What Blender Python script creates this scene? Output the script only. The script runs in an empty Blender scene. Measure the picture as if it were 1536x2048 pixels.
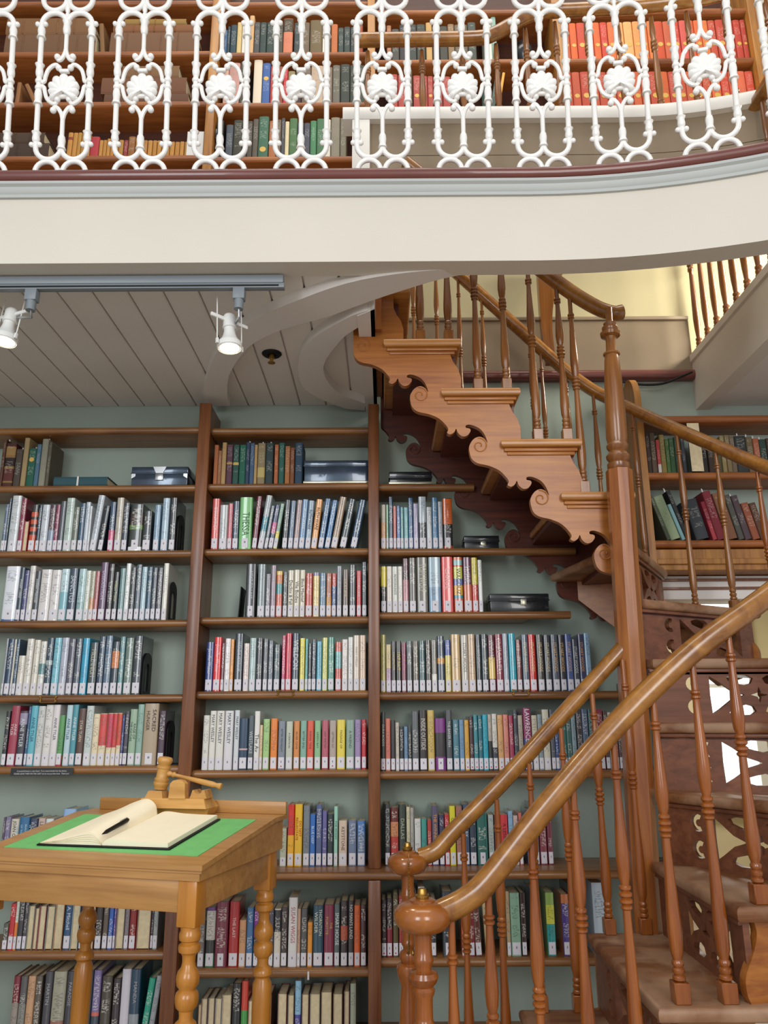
import bpy, bmesh, math, random
from mathutils import Vector, Matrix
from mathutils.geometry import tessellate_polygon
R = math.radians
SC = bpy.context.scene
COL = SC.collection

# ------------------------------------------------------------------ camera
EYE = Vector((0.0, 0.0, 1.476))
PITCH, ROLL, FPX = R(15.0), R(0.35), 1538.0
cam_d = bpy.data.cameras.new('camera')
cam_d.sensor_fit = 'HORIZONTAL'
cam_d.sensor_width = 36.0
cam_d.lens = 36.0 * FPX / 1536.0
cam_d.clip_start, cam_d.clip_end = 0.05, 60
cam = bpy.data.objects.new('camera', cam_d)
COL.objects.link(cam)
FW = Vector((0, math.cos(PITCH), math.sin(PITCH)))
UP0 = Vector((0, -math.sin(PITCH), math.cos(PITCH)))
RI0 = Vector((1, 0, 0))
RI = RI0 * math.cos(ROLL) - UP0 * math.sin(ROLL)
UPV = UP0 * math.cos(ROLL) + RI0 * math.sin(ROLL)
m = Matrix((RI, UPV, -FW)).transposed().to_4x4()
m.translation = EYE
cam.matrix_world = m
SC.camera = cam

# ------------------------------------------------------------------ light
vs = SC.view_settings
vs.view_transform = 'Standard'
vs.look = 'None'
vs.gamma = 1.0
vs.exposure = 0.0
vs.use_curve_mapping = False
world = bpy.data.worlds.new('world')
SC.world = world
world.use_nodes = True
wb = world.node_tree.nodes['Background']
wb.inputs['Color'].default_value = (0.93, 0.96, 1.0, 1)
wb.inputs['Strength'].default_value = 0.58


def area_light(name, loc, target, sx, sy, power, col):
    d = bpy.data.lights.new(name, 'AREA')
    d.shape = 'RECTANGLE'
    d.size, d.size_y = sx, sy
    d.energy = power
    d.color = col
    o = bpy.data.objects.new(name, d)
    COL.objects.link(o)
    o.location = loc
    o.rotation_euler = (Vector(target) - Vector(loc)).to_track_quat('-Z', 'Y').to_euler()
    return o


# daylight through the tall windows of the reading room behind the camera
area_light('window_fill_light', (-2.4, -3.8, 3.5), (-0.2, 3.3, 1.8), 1.5, 3.6, 150, (0.92, 0.97, 1.0))
area_light('window_fill_light', (1.7, -3.8, 3.5), (0.2, 3.3, 1.8), 1.5, 3.6, 150, (1.0, 0.97, 0.93))
# added fill light above the gallery, brightens the upper shelves
area_light('gallery_fill_light', (0.2, 1.9, 6.6), (0.2, 3.2, 4.2), 3.6, 1.2, 62, (1.0, 0.93, 0.82))
# added fill light on the right, brightens the stair well back wall
area_light('window_fill_light', (2.75, 2.75, 3.95), (0.6, 3.45, 2.6), 0.7, 0.5, 30, (1.0, 0.93, 0.78)).data.spread = R(110)
# daylight in the room beyond the doorway
area_light('window_fill_light', (1.9, 5.2, 2.6), (1.9, 5.4, 0.0), 1.2, 0.8, 40, (1.0, 0.96, 0.88))


# ------------------------------------------------------------------ helpers
def lin(h, k=1.0):
    c = [int(h[i:i + 2], 16) / 255 for i in (0, 2, 4)]
    return tuple((x / 12.92 if x <= .04045 else ((x + .055) / 1.055) ** 2.4) * k for x in c)


def ray(u, v):
    return FW + RI * ((u - 768) / FPX) + UPV * ((1024 - v) / FPX)


def on_y(u, v, Y):
    """point of the plane y = Y seen at photo position u, v (used to read off sizes)"""
    d = ray(u, v)
    return EYE + d * (Y / d.y)


def on_z(u, v, Z):
    d = ray(u, v)
    return EYE + d * ((Z - EYE.z) / d.z)


class MB:
    def __init__(self):
        self.bm = bmesh.new()

    def box(self, x0, x1, y0, y1, z0, z1, bev=0.0, seg=2, M=None):
        ret = bmesh.ops.create_cube(self.bm, size=1.0)
        vs_ = ret['verts']
        for v in vs_:
            v.co = Vector(((x0 + x1) / 2 + v.co.x * (x1 - x0), (y0 + y1) / 2 + v.co.y * (y1 - y0),
                           (z0 + z1) / 2 + v.co.z * (z1 - z0)))
        if bev > 0:
            es = list({e for v in vs_ for e in v.link_edges})
            r = bmesh.ops.bevel(self.bm, geom=es, offset=bev, segments=seg, affect='EDGES', profile=.5)
            vs_ = list({v for f in r['faces'] for v in f.verts} | {v for v in vs_ if v.is_valid})
        if M is not None:
            for v in vs_:
                v.co = M @ v.co
        return self

    def face(self, pts):
        self.bm.faces.new([self.bm.verts.new(p) for p in pts])

    def prism(self, poly, d0, d1, f):
        """poly: 2D outline, f(a, b, d) -> 3D; d0..d1 the thickness"""
        A = [self.bm.verts.new(f(a, b, d0)) for a, b in poly]
        B = [self.bm.verts.new(f(a, b, d1)) for a, b in poly]
        n = len(poly)
        for tri in tessellate_polygon([[Vector((a, b, 0)) for a, b in poly]]):
            for V in (A, B):
                try:
                    self.bm.faces.new([V[i] for i in tri])
                except ValueError:
                    pass
        for i in range(n):
            self.bm.faces.new((A[i], B[i], B[(i + 1) % n], A[(i + 1) % n]))
        return self

    def ribbon(self, pa, pb, z0, z1, ze=None):
        """flat curved board between two plan curves"""
        def even(P, n=36):
            P = [Vector(p) for p in P]
            L = [0]
            for a, b in zip(P, P[1:]):
                L.append(L[-1] + (b - a).length)
            return [Vector([interp(L[-1] * i / n, L, [q[k] for q in P]) for k in (0, 1)]) for i in range(n + 1)]
        pa, pb = even(pa), even(pb)
        ze = z0 if ze is None else ze
        zz = [interp(i / 36, (0, .55, .80, 1), (z0, z0, ze, ze)) for i in range(37)]
        rows = [[self.bm.verts.new((p.x, p.y, z)) for p, z in ((a, w), (b, w), (b, z1), (a, z1))] for a, b, w in zip(pa, pb, zz)]
        for r, q in zip(rows, rows[1:]):
            for i in range(4):
                j = (i + 1) % 4
                self.bm.faces.new((r[i], r[j], q[j], q[i]))
        self.bm.faces.new(rows[0][::-1])
        self.bm.faces.new(rows[-1])
        return self

    def ngon_prism(self, poly, z0, z1):
        A = [self.bm.verts.new((a, b, z0)) for a, b in poly]
        B = [self.bm.verts.new((a, b, z1)) for a, b in poly]
        self.bm.faces.new(A)
        self.bm.faces.new(B[::-1])
        n = len(poly)
        for i in range(n):
            self.bm.faces.new((A[i], B[i], B[(i + 1) % n], A[(i + 1) % n]))
        return self

    def lathe(self, prof, c=(0, 0, 0), seg=14, M=None):
        rings = []
        for r, z in prof:
            ring = []
            for i in range(seg):
                a = 2 * math.pi * i / seg
                p = Vector((r * math.cos(a), r * math.sin(a), z))
                p = M @ p if M is not None else p + Vector(c)
                ring.append(self.bm.verts.new(p))
            rings.append(ring)
        for a, b in zip(rings, rings[1:]):
            for i in range(seg):
                j = (i + 1) % seg
                self.bm.faces.new((a[i], a[j], b[j], b[i]))
        self.bm.faces.new(rings[0][::-1])
        self.bm.faces.new(rings[-1])
        return self

    def sweep(self, path, prof, up=None, closed=False, cap=True):
        """profile (a sideways, b upwards) along a 3D path"""
        P = [Vector(p) for p in path]
        n = len(P)
        rings = []
        prev = None
        for i in range(n):
            if closed:
                t = P[(i + 1) % n] - P[i - 1]
            else:
                t = P[min(i + 1, n - 1)] - P[max(i - 1, 0)]
            t.normalize()
            if up is not None:
                u0 = Vector(up)
                s = t.cross(u0)
                if s.length < 1e-4:
                    s = Vector((1, 0, 0))
                s.normalize()
                b = s.cross(t)
            else:
                if prev is None:
                    ref = Vector((0, 0, 1)) if abs(t.z) < .9 else Vector((1, 0, 0))
                    s = t.cross(ref).normalized()
                else:
                    s = (prev - t * prev.dot(t)).normalized()
                prev = s
                b = s.cross(t)
            rings.append([self.bm.verts.new(P[i] + s * a + b * c) for a, c in prof])
        k = len(prof)
        pairs = list(zip(rings, rings[1:])) + ([(rings[-1], rings[0])] if closed else [])
        for A, B in pairs:
            for i in range(k):
                j = (i + 1) % k
                self.bm.faces.new((A[i], A[j], B[j], B[i]))
        if cap and not closed:
            self.bm.faces.new(rings[0][::-1])
            self.bm.faces.new(rings[-1])
        return self

    def tube(self, path, r, seg=8, closed=False):
        pr = [(r * math.cos(2 * math.pi * i / seg), r * math.sin(2 * math.pi * i / seg)) for i in range(seg)]
        return self.sweep(path, pr, closed=closed)

    def ball(self, c, r, u=10, v=7, sc=(1, 1, 1)):
        M = Matrix.Translation(c) @ Matrix.Diagonal((*sc, 1))
        bmesh.ops.create_uvsphere(self.bm, u_segments=u, v_segments=v, radius=r, matrix=M)
        return self

    def mesh(self, mesh, M=None):
        k = len(self.bm.verts)
        self.bm.from_mesh(mesh)
        self.bm.verts.ensure_lookup_table()
        if M is not None:
            for v in self.bm.verts[k:]:
                v.co = M @ v.co
        return self

    def build(self, name, mat, parent=None, loc=None, angle=38, flat=False):
        bmesh.ops.recalc_face_normals(self.bm, faces=self.bm.faces)
        me = bpy.data.meshes.new(name)
        self.bm.to_mesh(me)
        self.bm.free()
        if not flat:
            me.shade_smooth()
            me.set_sharp_from_angle(angle=R(angle))
        me.materials.append(mat)
        return put(name, me, parent, loc)


def put(name, me, parent=None, loc=None):
    o = bpy.data.objects.new(name, me)
    COL.objects.link(o)
    if loc is not None:
        o.location = loc
    if parent is not None:
        o.parent = parent
        if loc is None:
            # mesh was written in world coordinates
            o.matrix_parent_inverse = world_of(parent).inverted()
    return o


def world_of(o):
    M = o.matrix_parent_inverse @ o.matrix_basis
    if o.parent is not None:
        return world_of(o.parent) @ M
    return o.matrix_basis.copy()


def thing(name, label, cat, loc=(0, 0, 0), rz=0.0, group=None):
    o = bpy.data.objects.new(name, None)
    o.empty_display_size = .05
    COL.objects.link(o)
    o.location = loc
    o.rotation_euler = (0, 0, rz)
    return tag(o, label, cat, group)


def tag(o, label, cat, group=None, kind=None):
    o['label'] = label
    o['category'] = cat
    if group:
        o['group'] = group
    if kind:
        o['kind'] = kind
    return o


def struct(o):
    o['kind'] = 'structure'
    return o


def copy_tree(o, parent=None):
    c = o.copy()
    COL.objects.link(c)
    if parent is not None:
        c.parent = parent
    for ch in list(o.children):
        copy_tree(ch, c)
    return c


def text_mesh(body, size, depth=.0006, ax='CENTER'):
    cu = bpy.data.curves.new('t', 'FONT')
    cu.body = body
    cu.size = size
    cu.extrude = depth
    cu.align_x = ax
    cu.align_y = 'CENTER'
    cu.resolution_u = 2
    ob = bpy.data.objects.new('t', cu)
    me = bpy.data.meshes.new_from_object(ob)
    bpy.data.objects.remove(ob)
    bpy.data.curves.remove(cu)
    return me


def plate_mesh(outlines, depth):
    """flat plate in XY with holes, thickness depth along Z"""
    cu = bpy.data.curves.new('p', 'CURVE')
    cu.dimensions = '2D'
    cu.fill_mode = 'BOTH'
    cu.extrude = depth / 2
    for pts in outlines:
        s = cu.splines.new('POLY')
        s.points.add(len(pts) - 1)
        for q, (a, b) in zip(s.points, pts):
            q.co = (a, b, 0, 1)
        s.use_cyclic_u = True
    ob = bpy.data.objects.new('p', cu)
    me = bpy.data.meshes.new_from_object(ob)
    bpy.data.objects.remove(ob)
    bpy.data.curves.remove(cu)
    return me


def arc(cx, cy, r, a0, a1, n, ry=None):
    ry = r if ry is None else ry
    return [(cx + r * math.cos(R(a0 + (a1 - a0) * i / n)), cy + ry * math.sin(R(a0 + (a1 - a0) * i / n))) for i in range(n + 1)]


def smooth(pts, n=6):
    """Catmull-Rom through points of any dimension"""
    P = [Vector(p) for p in pts]
    P = [2 * P[0] - P[1]] + P + [2 * P[-1] - P[-2]]
    out = []
    for i in range(1, len(P) - 2):
        for k in range(n):
            t = k / n
            a, b, c, d = P[i - 1], P[i], P[i + 1], P[i + 2]
            out.append(.5 * ((2 * b) + (c - a) * t + (2 * a - 5 * b + 4 * c - d) * t * t + (3 * b - a - 3 * c + d) * t ** 3))
    out.append(P[-2])
    return out


def interp(x, xs, ys):
    if x <= xs[0]:
        return ys[0]
    for a, b, p, q in zip(xs, xs[1:], ys, ys[1:]):
        if x <= b:
            return p + (q - p) * (x - a) / (b - a)
    return ys[-1]


# ------------------------------------------------------------------ materials
def new_mat(name):
    mt = bpy.data.materials.new(name)
    mt.use_nodes = True
    return mt, mt.node_tree.nodes, mt.node_tree.links, mt.node_tree.nodes['Principled BSDF']


def paint(name, hexc, rough=.5, spec=.4, noise=.04, scale=6.0, bump=0.0, metal=0.0, coat=0.0):
    mt, N, L, B = new_mat(name)
    B.inputs['Roughness'].default_value = rough
    B.inputs['Specular IOR Level'].default_value = spec
    B.inputs['Metallic'].default_value = metal
    B.inputs['Coat Weight'].default_value = coat
    c = lin(hexc)
    tc = N.new('ShaderNodeTexCoord')
    nz = N.new('ShaderNodeTexNoise')
    nz.inputs['Scale'].default_value = scale
    nz.inputs['Detail'].default_value = 5
    L.new(tc.outputs['Object'], nz.inputs['Vector'])
    rp = N.new('ShaderNodeValToRGB')
    rp.color_ramp.elements[0].position = .3
    rp.color_ramp.elements[1].position = .7
    rp.color_ramp.elements[0].color = (*[x * (1 - noise) for x in c], 1)
    rp.color_ramp.elements[1].color = (*[min(1, x * (1 + noise)) for x in c], 1)
    L.new(nz.outputs['Fac'], rp.inputs['Fac'])
    L.new(rp.outputs['Color'], B.inputs['Base Color'])
    if bump:
        bp = N.new('ShaderNodeBump')
        bp.inputs['Strength'].default_value = bump
        bp.inputs['Distance'].default_value = .01
        n2 = N.new('ShaderNodeTexNoise')
        n2.inputs['Scale'].default_value = scale * 8
        L.new(tc.outputs['Object'], n2.inputs['Vector'])
        L.new(n2.outputs['Fac'], bp.inputs['Height'])
        L.new(bp.outputs['Normal'], B.inputs['Normal'])
    return mt


def wood(name, dark, light, axis='X', rough=.35, grain=1.0, coat=.25, wear=0.0):
    mt, N, L, B = new_mat(name)
    B.inputs['Roughness'].default_value = rough
    B.inputs['Coat Weight'].default_value = coat
    B.inputs['Coat Roughness'].default_value = .18
    tc = N.new('ShaderNodeTexCoord')
    mp = N.new('ShaderNodeMapping')
    s = {'X': (2.2, 38, 38), 'Y': (38, 2.2, 38), 'Z': (38, 38, 2.2), 'A': (14, 14, 14)}[axis]
    mp.inputs['Scale'].default_value = [x * grain for x in s]
    L.new(tc.outputs['Object'], mp.inputs['Vector'])
    nz = N.new('ShaderNodeTexNoise')
    nz.inputs['Scale'].default_value = 1.0
    nz.inputs['Detail'].default_value = 7
    nz.inputs['Roughness'].default_value = .62
    nz.inputs['Distortion'].default_value = .6
    L.new(mp.outputs['Vector'], nz.inputs['Vector'])
    big = N.new('ShaderNodeTexNoise')
    big.inputs['Scale'].default_value = 3.0
    big.inputs['Detail'].default_value = 3
    L.new(tc.outputs['Object'], big.inputs['Vector'])
    ad = N.new('ShaderNodeMath')
    ad.operation = 'MULTIPLY_ADD'
    ad.inputs[1].default_value = .65
    L.new(nz.outputs['Fac'], ad.inputs[0])
    m2 = N.new('ShaderNodeMath')
    m2.operation = 'MULTIPLY'
    m2.inputs[1].default_value = .35
    L.new(big.outputs['Fac'], m2.inputs[0])
    L.new(m2.outputs[0], ad.inputs[2])
    rp = N.new('ShaderNodeValToRGB')
    e = rp.color_ramp.elements
    e[0].position, e[1].position = .36, .64
    e[0].color = (*lin(dark), 1)
    e[1].color = (*lin(light), 1)
    L.new(ad.outputs[0], rp.inputs['Fac'])
    out = rp.outputs['Color']
    if wear:
        # scuffed, faded tread centres: worn patches with their own outline
        w = N.new('ShaderNodeTexNoise')
        w.inputs['Scale'].default_value = 4.5
        w.inputs['Detail'].default_value = 6
        L.new(tc.outputs['Object'], w.inputs['Vector'])
        wr = N.new('ShaderNodeValToRGB')
        wr.color_ramp.elements[0].position = .46
        wr.color_ramp.elements[1].position = .60
        L.new(w.outputs['Fac'], wr.inputs['Fac'])
        mw = N.new('ShaderNodeMath')
        mw.operation = 'MULTIPLY'
        mw.inputs[1].default_value = wear
        L.new(wr.outputs['Color'], mw.inputs[0])
        mx = N.new('ShaderNodeMix')
        mx.data_type = 'RGBA'
        L.new(mw.outputs[0], mx.inputs['Factor'])
        L.new(out, mx.inputs['A'])
        mx.inputs['B'].default_value = (*lin('b8977a'), 1)
        out = mx.outputs['Result']
    L.new(out, B.inputs['Base Color'])
    bp = N.new('ShaderNodeBump')
    bp.inputs['Strength'].default_value = .12
    bp.inputs['Distance'].default_value = .004
    L.new(nz.outputs['Fac'], bp.inputs['Height'])
    L.new(bp.outputs['Normal'], B.inputs['Normal'])
    return mt


def cover_mat(name, rough, coat):
    mt, N, L, B = new_mat(name)
    B.inputs['Roughness'].default_value = rough
    B.inputs['Coat Weight'].default_value = coat
    B.inputs['Coat Roughness'].default_value = .07
    a = N.new('ShaderNodeAttribute')
    a.attribute_name = 'col'
    k = N.new('ShaderNodeAttribute')
    k.attribute_name = 'ink'
    uv = N.new('ShaderNodeUVMap')
    uv.uv_map = 'UVMap'
    mp = N.new('ShaderNodeMapping')
    mp.inputs['Scale'].default_value = (5.0, 190.0, 1.0)
    L.new(uv.outputs['UV'], mp.inputs['Vector'])
    nz = N.new('ShaderNodeTexNoise')
    nz.inputs['Scale'].default_value = 1.0
    nz.inputs['Detail'].default_value = 1.5
    L.new(mp.outputs['Vector'], nz.inputs['Vector'])
    g1 = N.new('ShaderNodeMath')
    g1.operation = 'GREATER_THAN'
    g1.inputs[1].default_value = .52
    L.new(nz.outputs['Fac'], g1.inputs[0])
    mp2 = N.new('ShaderNodeMapping')
    mp2.inputs['Scale'].default_value = (.01, 14.0, 1.0)
    L.new(uv.outputs['UV'], mp2.inputs['Vector'])
    n2 = N.new('ShaderNodeTexNoise')
    n2.inputs['Scale'].default_value = 1.0
    n2.inputs['Detail'].default_value = 0
    L.new(mp2.outputs['Vector'], n2.inputs['Vector'])
    g2 = N.new('ShaderNodeMath')
    g2.operation = 'GREATER_THAN'
    g2.inputs[1].default_value = .46
    L.new(n2.outputs['Fac'], g2.inputs[0])
    sx = N.new('ShaderNodeSeparateXYZ')
    L.new(uv.outputs['UV'], sx.inputs[0])
    cmp_ = N.new('ShaderNodeMath')
    cmp_.operation = 'COMPARE'
    cmp_.inputs[1].default_value = .5
    cmp_.inputs[2].default_value = .24
    L.new(sx.outputs['X'], cmp_.inputs[0])

    def mul(p, q):
        x = N.new('ShaderNodeMath')
        x.operation = 'MULTIPLY'
        L.new(p, x.inputs[0])
        L.new(q, x.inputs[1])
        return x.outputs[0]
    f = mul(mul(mul(g1.outputs[0], g2.outputs[0]), cmp_.outputs[0]), k.outputs['Alpha'])
    mx = N.new('ShaderNodeMix')
    mx.data_type = 'RGBA'
    L.new(f, mx.inputs['Factor'])
    L.new(a.outputs['Color'], mx.inputs['A'])
    L.new(k.outputs['Color'], mx.inputs['B'])
    L.new(mx.outputs['Result'], B.inputs['Base Color'])
    return mt


def emit_mat(name, col, strength):
    mt, N, L, B = new_mat(name)
    B.inputs['Emission Color'].default_value = (*col, 1)
    B.inputs['Emission Strength'].default_value = strength
    B.inputs['Base Color'].default_value = (.8, .8, .8, 1)
    return mt


M_ = dict(
    cover=cover_mat('plastic_wrapped_cover', .30, 1.0),
    cloth=cover_mat('worn_cloth_cover', .72, 0.0),
    pages=paint('page_edges', 'd9c9a6', .8, .2, .10, 60),
    sticker=paint('sticker_paper', 'dedbe2', .5, .3, .02, 40),
    ink=paint('sticker_print', '8a8590', .6, .2),
    dot=paint('red_dot', 'b02030', .5, .2),
    shelf=wood('shelf_oak', '6a4224', 'a06e3c', 'X', .38),
    post=wood('upright_oak', '5c2f16', '8e5730', 'Z', .38),
    upshelf=wood('gallery_shelf_oak', '7a4018', 'a86530', 'X', .42, coat=.1),
    uppost=wood('gallery_post_oak', '8a5520', 'b8813a', 'Z', .42, coat=.1),
    upback=wood('gallery_back_board', '361708', '4e2510', 'X', .5, coat=.0),
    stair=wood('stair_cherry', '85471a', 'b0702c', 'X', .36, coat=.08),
    stairshade=wood('stair_cherry_shaded', '3c1a12', '6a3222', 'X', .4, coat=.1),  # stair wood with the shade under the flight put into its colour
    stairz=wood('stair_newel_cherry', '84451a', 'ac6a2c', 'Z', .28, coat=.4),
    tread=wood('stair_tread', '5e341a', '8c5c34', 'X', .5, wear=.55, coat=.05),
    nosing=wood('stair_tread_oak', '8a5424', 'ba8040', 'X', .35),
    riser=wood('stair_riser', '5e3420', '835036', 'X', .42, coat=.1),
    rail=wood('handrail_oak', '744416', 'aa7430', 'A', .24, grain=1.3, coat=.5),
    knob=wood('newel_knob', '7a4014', 'a86426', 'A', .22, grain=.8, coat=.7),
    bal=wood('baluster_cherry', '74380f', 'a05a1e', 'Z', .24, coat=.6),
    balu=wood('baluster_brown', '6a3a18', '94602c', 'Z', .26, coat=.4),
    desk=wood('desk_oak', '9a6c36', 'bd8c50', 'X', .4, coat=.15),
    deskz=wood('desk_leg_oak', 'a4661c', 'c0802e', 'Z', .3, coat=.4),
    gavel=wood('gavel_maple', 'b07c38', 'd6a45c', 'X', .4, coat=.1),
    leather=paint('green_leather', '72bd72', .6, .3, .06, 30, .15),
    cream=paint('fascia_cream', 'd4cdc0', .45, .35, .02, 3),
    greywhite=paint('cornice_white', 'b4b7b4', .45, .35, .02, 3),
    ceil=paint('ceiling_board', 'e2dcd6', .55, .3, .03, 3),
    soffit=paint('soffit_paint', 'e0dad4', .5, .3, .02, 3),
    iron=paint('white_enamel', 'f2f0ec', .22, .5, .02, 10, coat=.3),
    torus=paint('oxblood_paint', '6c3a33', .3, .45, .08, 8, coat=.3),
    wall=paint('wall_sage', '9ca99e', .6, .3, .03, 3),
    wallup=paint('wall_cream', 'c8c09a', .6, .3, .03, 3),
    taupe=paint('taupe_board', '8c7c66', .5, .3, .06, 5),
    capw=paint('curb_white', 'e6e2da', .4, .4, .02, 4),
    floor=wood('floor_oak', '96877a', 'b6a898', 'Y', .4),
    black=paint('black_japanned_tin', '1c1f22', .25, .5, .3, 14, coat=.5),
    bluetin=paint('scuffed_tin', '39485a', .22, .6, .35, 10, coat=.6, metal=.35),
    silver=paint('tin_rim', 'b8b4a0', .3, .5, .1, 20, metal=.7),
    brass=paint('brass', 'ae8844', .3, .5, .1, 20, metal=.9),
    grey=paint('track_grey', '7c848a', .4, .4, .02, 6),
    lampw=paint('lamp_white', 'e6e6e2', .35, .4, .02, 6),
    steel=paint('steel', 'b0b2b4', .3, .5, .05, 20, metal=.9),
    dark=paint('matte_black', '121314', .5, .3, .1, 10),
    paper=paint('book_paper', 'f6ecd2', .7, .2, .02, 20),
    card=paint('white_card', 'd8d6d2', .7, .2, .02, 20),
    bulb=emit_mat('lamp_glow', (1.0, .86, .62), 9.0),
    day=emit_mat('window_daylight', (.86, .93, 1.0), 1.6),
    far=paint('far_room_wall', 'd8c9a4', .6, .3, .03, 2),
)


# ------------------------------------------------------------------ setting
WALL_Y, SHELF_Y, LOW_Y = 3.5, 3.30, 3.24
Z_CEIL, Z_GAL = 2.955, 3.12

mb = MB()
mb.box(-3.2, 3.4, -4.5, 6.6, -.08, 0)
struct(mb.build('floor', M_['floor']))
# back wall: sage below the gallery, cream above, doorway on the right
mb = MB()
mb.box(-3.2, 1.24, WALL_Y, WALL_Y + .1, 0, 3.09)
mb.box(1.24, 2.15, WALL_Y, WALL_Y + .1, 1.99, 3.09)
mb.box(2.15, 3.4, WALL_Y, WALL_Y + .1, 0, 3.09)
struct(mb.build('wall_back', M_['wall']))
mb = MB()
mb.box(-3.2, 3.4, WALL_Y, WALL_Y + .1, 3.09, 6.0)
struct(mb.build('wall_back_upper', M_['wallup']))
mb = MB()
mb.box(-3.3, -3.2, 1.2, 6.6, 0, 6.0)
struct(mb.build('wall_left', M_['wall']))
mb = MB()
mb.box(3.4, 3.5, 2.9, 6.6, 0, 6.0)
struct(mb.build('wall_right', M_['wallup']))
# the room beyond the doorway
mb = MB()
mb.box(-.4, 3.4, 6.5, 6.6, 0, 2.9)
struct(mb.build('wall_far', M_['far']))
mb = MB()
mb.box(-.5, -.4, 3.6, 6.6, 0, 2.9)
struct(mb.build('wall_far_left', M_['far']))
mb = MB()
mb.box(-.5, 3.4, 3.6, 6.6, 2.9, 3.0)
struct(mb.build('ceiling_far', M_['cream']))
mb = MB()
mb.box(2.64, 2.98, 6.47, 6.495, .80, 2.65)
w = struct(mb.build('window_1', M_['day']))
mb = MB()
for x0, x1, z0, z1 in ((2.56, 2.64, .72, 2.73), (2.98, 3.06, .72, 2.73), (2.64, 2.98, 2.65, 2.73), (2.64, 2.98, .72, .80), (2.64, 2.98, 1.70, 1.73)):
    mb.box(x0, x1, 6.44, 6.5, z0, z1)
mb.build('window_frame', M_['capw'], w)
# door case
mb = MB()
mb.box(1.20, 1.24, 3.46, 3.62, 0, 2.06, .006)
mb.box(2.15, 2.21, 3.46, 3.62, 0, 2.06, .006)
struct(mb.build('trim_1', M_['uppost']))
mb = MB()
mb.box(1.20, 2.21, 3.455, 3.62, 1.985, 2.092, .004)
struct(mb.build('trim_11', M_['soffit']))
mb = MB()
for z in (2.028, 2.066):
    mb.box(1.20, 2.21, 3.443, 3.458, z, z + .012, .003)
struct(mb.build('trim_12', M_['post']))

# ---- gallery: boarded underside, floor, ribs
mb = MB()
x = -3.2
while x < -.06:
    x1 = min(x + .127, -.05)
    mb.box(x + .003, x1 - .003, 2.31, WALL_Y, Z_CEIL, Z_CEIL + .02, .004, 1)
    x += .127
struct(mb.build('ceiling', M_['ceil'], flat=True))
mb = MB()
mb.box(-3.2, -.05, 2.31, WALL_Y, Z_CEIL + .014, Z_GAL)
struct(mb.build('gallery_floor', M_['ceil'], flat=True))


def yc(x):
    return 2.25 if x < .5 else 2.25 - .2 * (x - .5) ** 2


fpath = [(-3.2, 2.25, 0)] + [(-.2 + .1 * i, yc(-.2 + .1 * i), 0) for i in range(25)]
mb = MB()
mb.sweep(fpath, [(0, 2.94), (0, 3.19), (-.085, 3.19), (-.085, 2.94)], up=(0, 0, 1))
struct(mb.build('trim_2', M_['cream']))
mb = MB()
mb.sweep(fpath, [(-.08, 3.188), (.010, 3.188), (.010, 3.200), (.016, 3.206), (.020, 3.222), (.030, 3.228), (.030, 3.238), (-.08, 3.238)], up=(0, 0, 1))
struct(mb.build('trim_3', M_['greywhite']))
mb = MB()
mb.sweep(fpath, [(.012 + .027 * math.cos(R(a)), 3.262 + .025 * math.sin(R(a))) for a in range(-90, 91, 20)] + [(-.09, 3.287), (-.09, 3.237)], up=(0, 0, 1))
struct(mb.build('trim_4', M_['torus']))

zf = lambda a, b, d: (a, b, d)
outer = smooth([(-.835, 3.40), (-.832, 3.33), (-.80, 3.175), (-.69, 2.88), (-.546, 2.654), (-.372, 2.497), (-.147, 2.365), (.06, 2.312), (.32, 2.295), (.62, 2.272)], 5)
inner = smooth([(.63, 2.276), (.42, 2.318), (.23, 2.345), (-.01, 2.455), (-.215, 2.574), (-.374, 2.656), (-.532, 2.796), (-.661, 3.048), (-.72, 3.286), (-.73, 3.40)], 5)
mb = MB()
mb.ribbon(outer, inner[::-1], 2.915, Z_CEIL + .001, 2.9405)
struct(mb.build('trim_5', M_['soffit']))
co = smooth([(-.055, 2.525), (-.13, 2.575), (-.288, 2.757), (-.363, 3.0), (-.345, 3.24), (-.20, 3.43), (-.09, 3.47)], 5)
ci = smooth([(-.085, 3.385), (-.215, 3.24), (-.255, 3.0), (-.17, 2.76), (-.09, 2.645), (-.04, 2.60)], 5)
mb = MB()
mb.ribbon(co, ci[::-1], 2.915, Z_CEIL + .001)
struct(mb.build('trim_6', M_['soffit']))
mb = MB()
mb.prism([(-.095, 2.56), (-.03, 2.51), (-.03, WALL_Y), (-.085, WALL_Y)], 2.912, Z_CEIL + .001, zf)
mb.prism([(-.045, 2.52), (-.03, 2.50), (-.03, WALL_Y), (-.045, WALL_Y)], 2.912, Z_GAL, zf)
struct(mb.build('trim_7', M_['soffit']))

# stair well: skirting and torus of the gallery floor on the back wall
mb = MB()
mb.box(-.03, 1.53, WALL_Y - .02, WALL_Y, 3.12, 3.395)
mb.box(-.03, 1.53, WALL_Y - .03, WALL_Y, 3.395, 3.415, .004)
struct(mb.build('baseboard_back', M_['taupe']))
mb = MB()
mb.sweep([(-.03, WALL_Y, 0), (1.53, WALL_Y, 0)], [(.028 + .02 * math.cos(R(a)), 3.095 + .025 * math.sin(R(a))) for a in range(-90, 91, 20)] + [(0, 3.12), (0, 3.07)], up=(0, 0, 1))
struct(mb.build('trim_8', M_['torus']))

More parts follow.
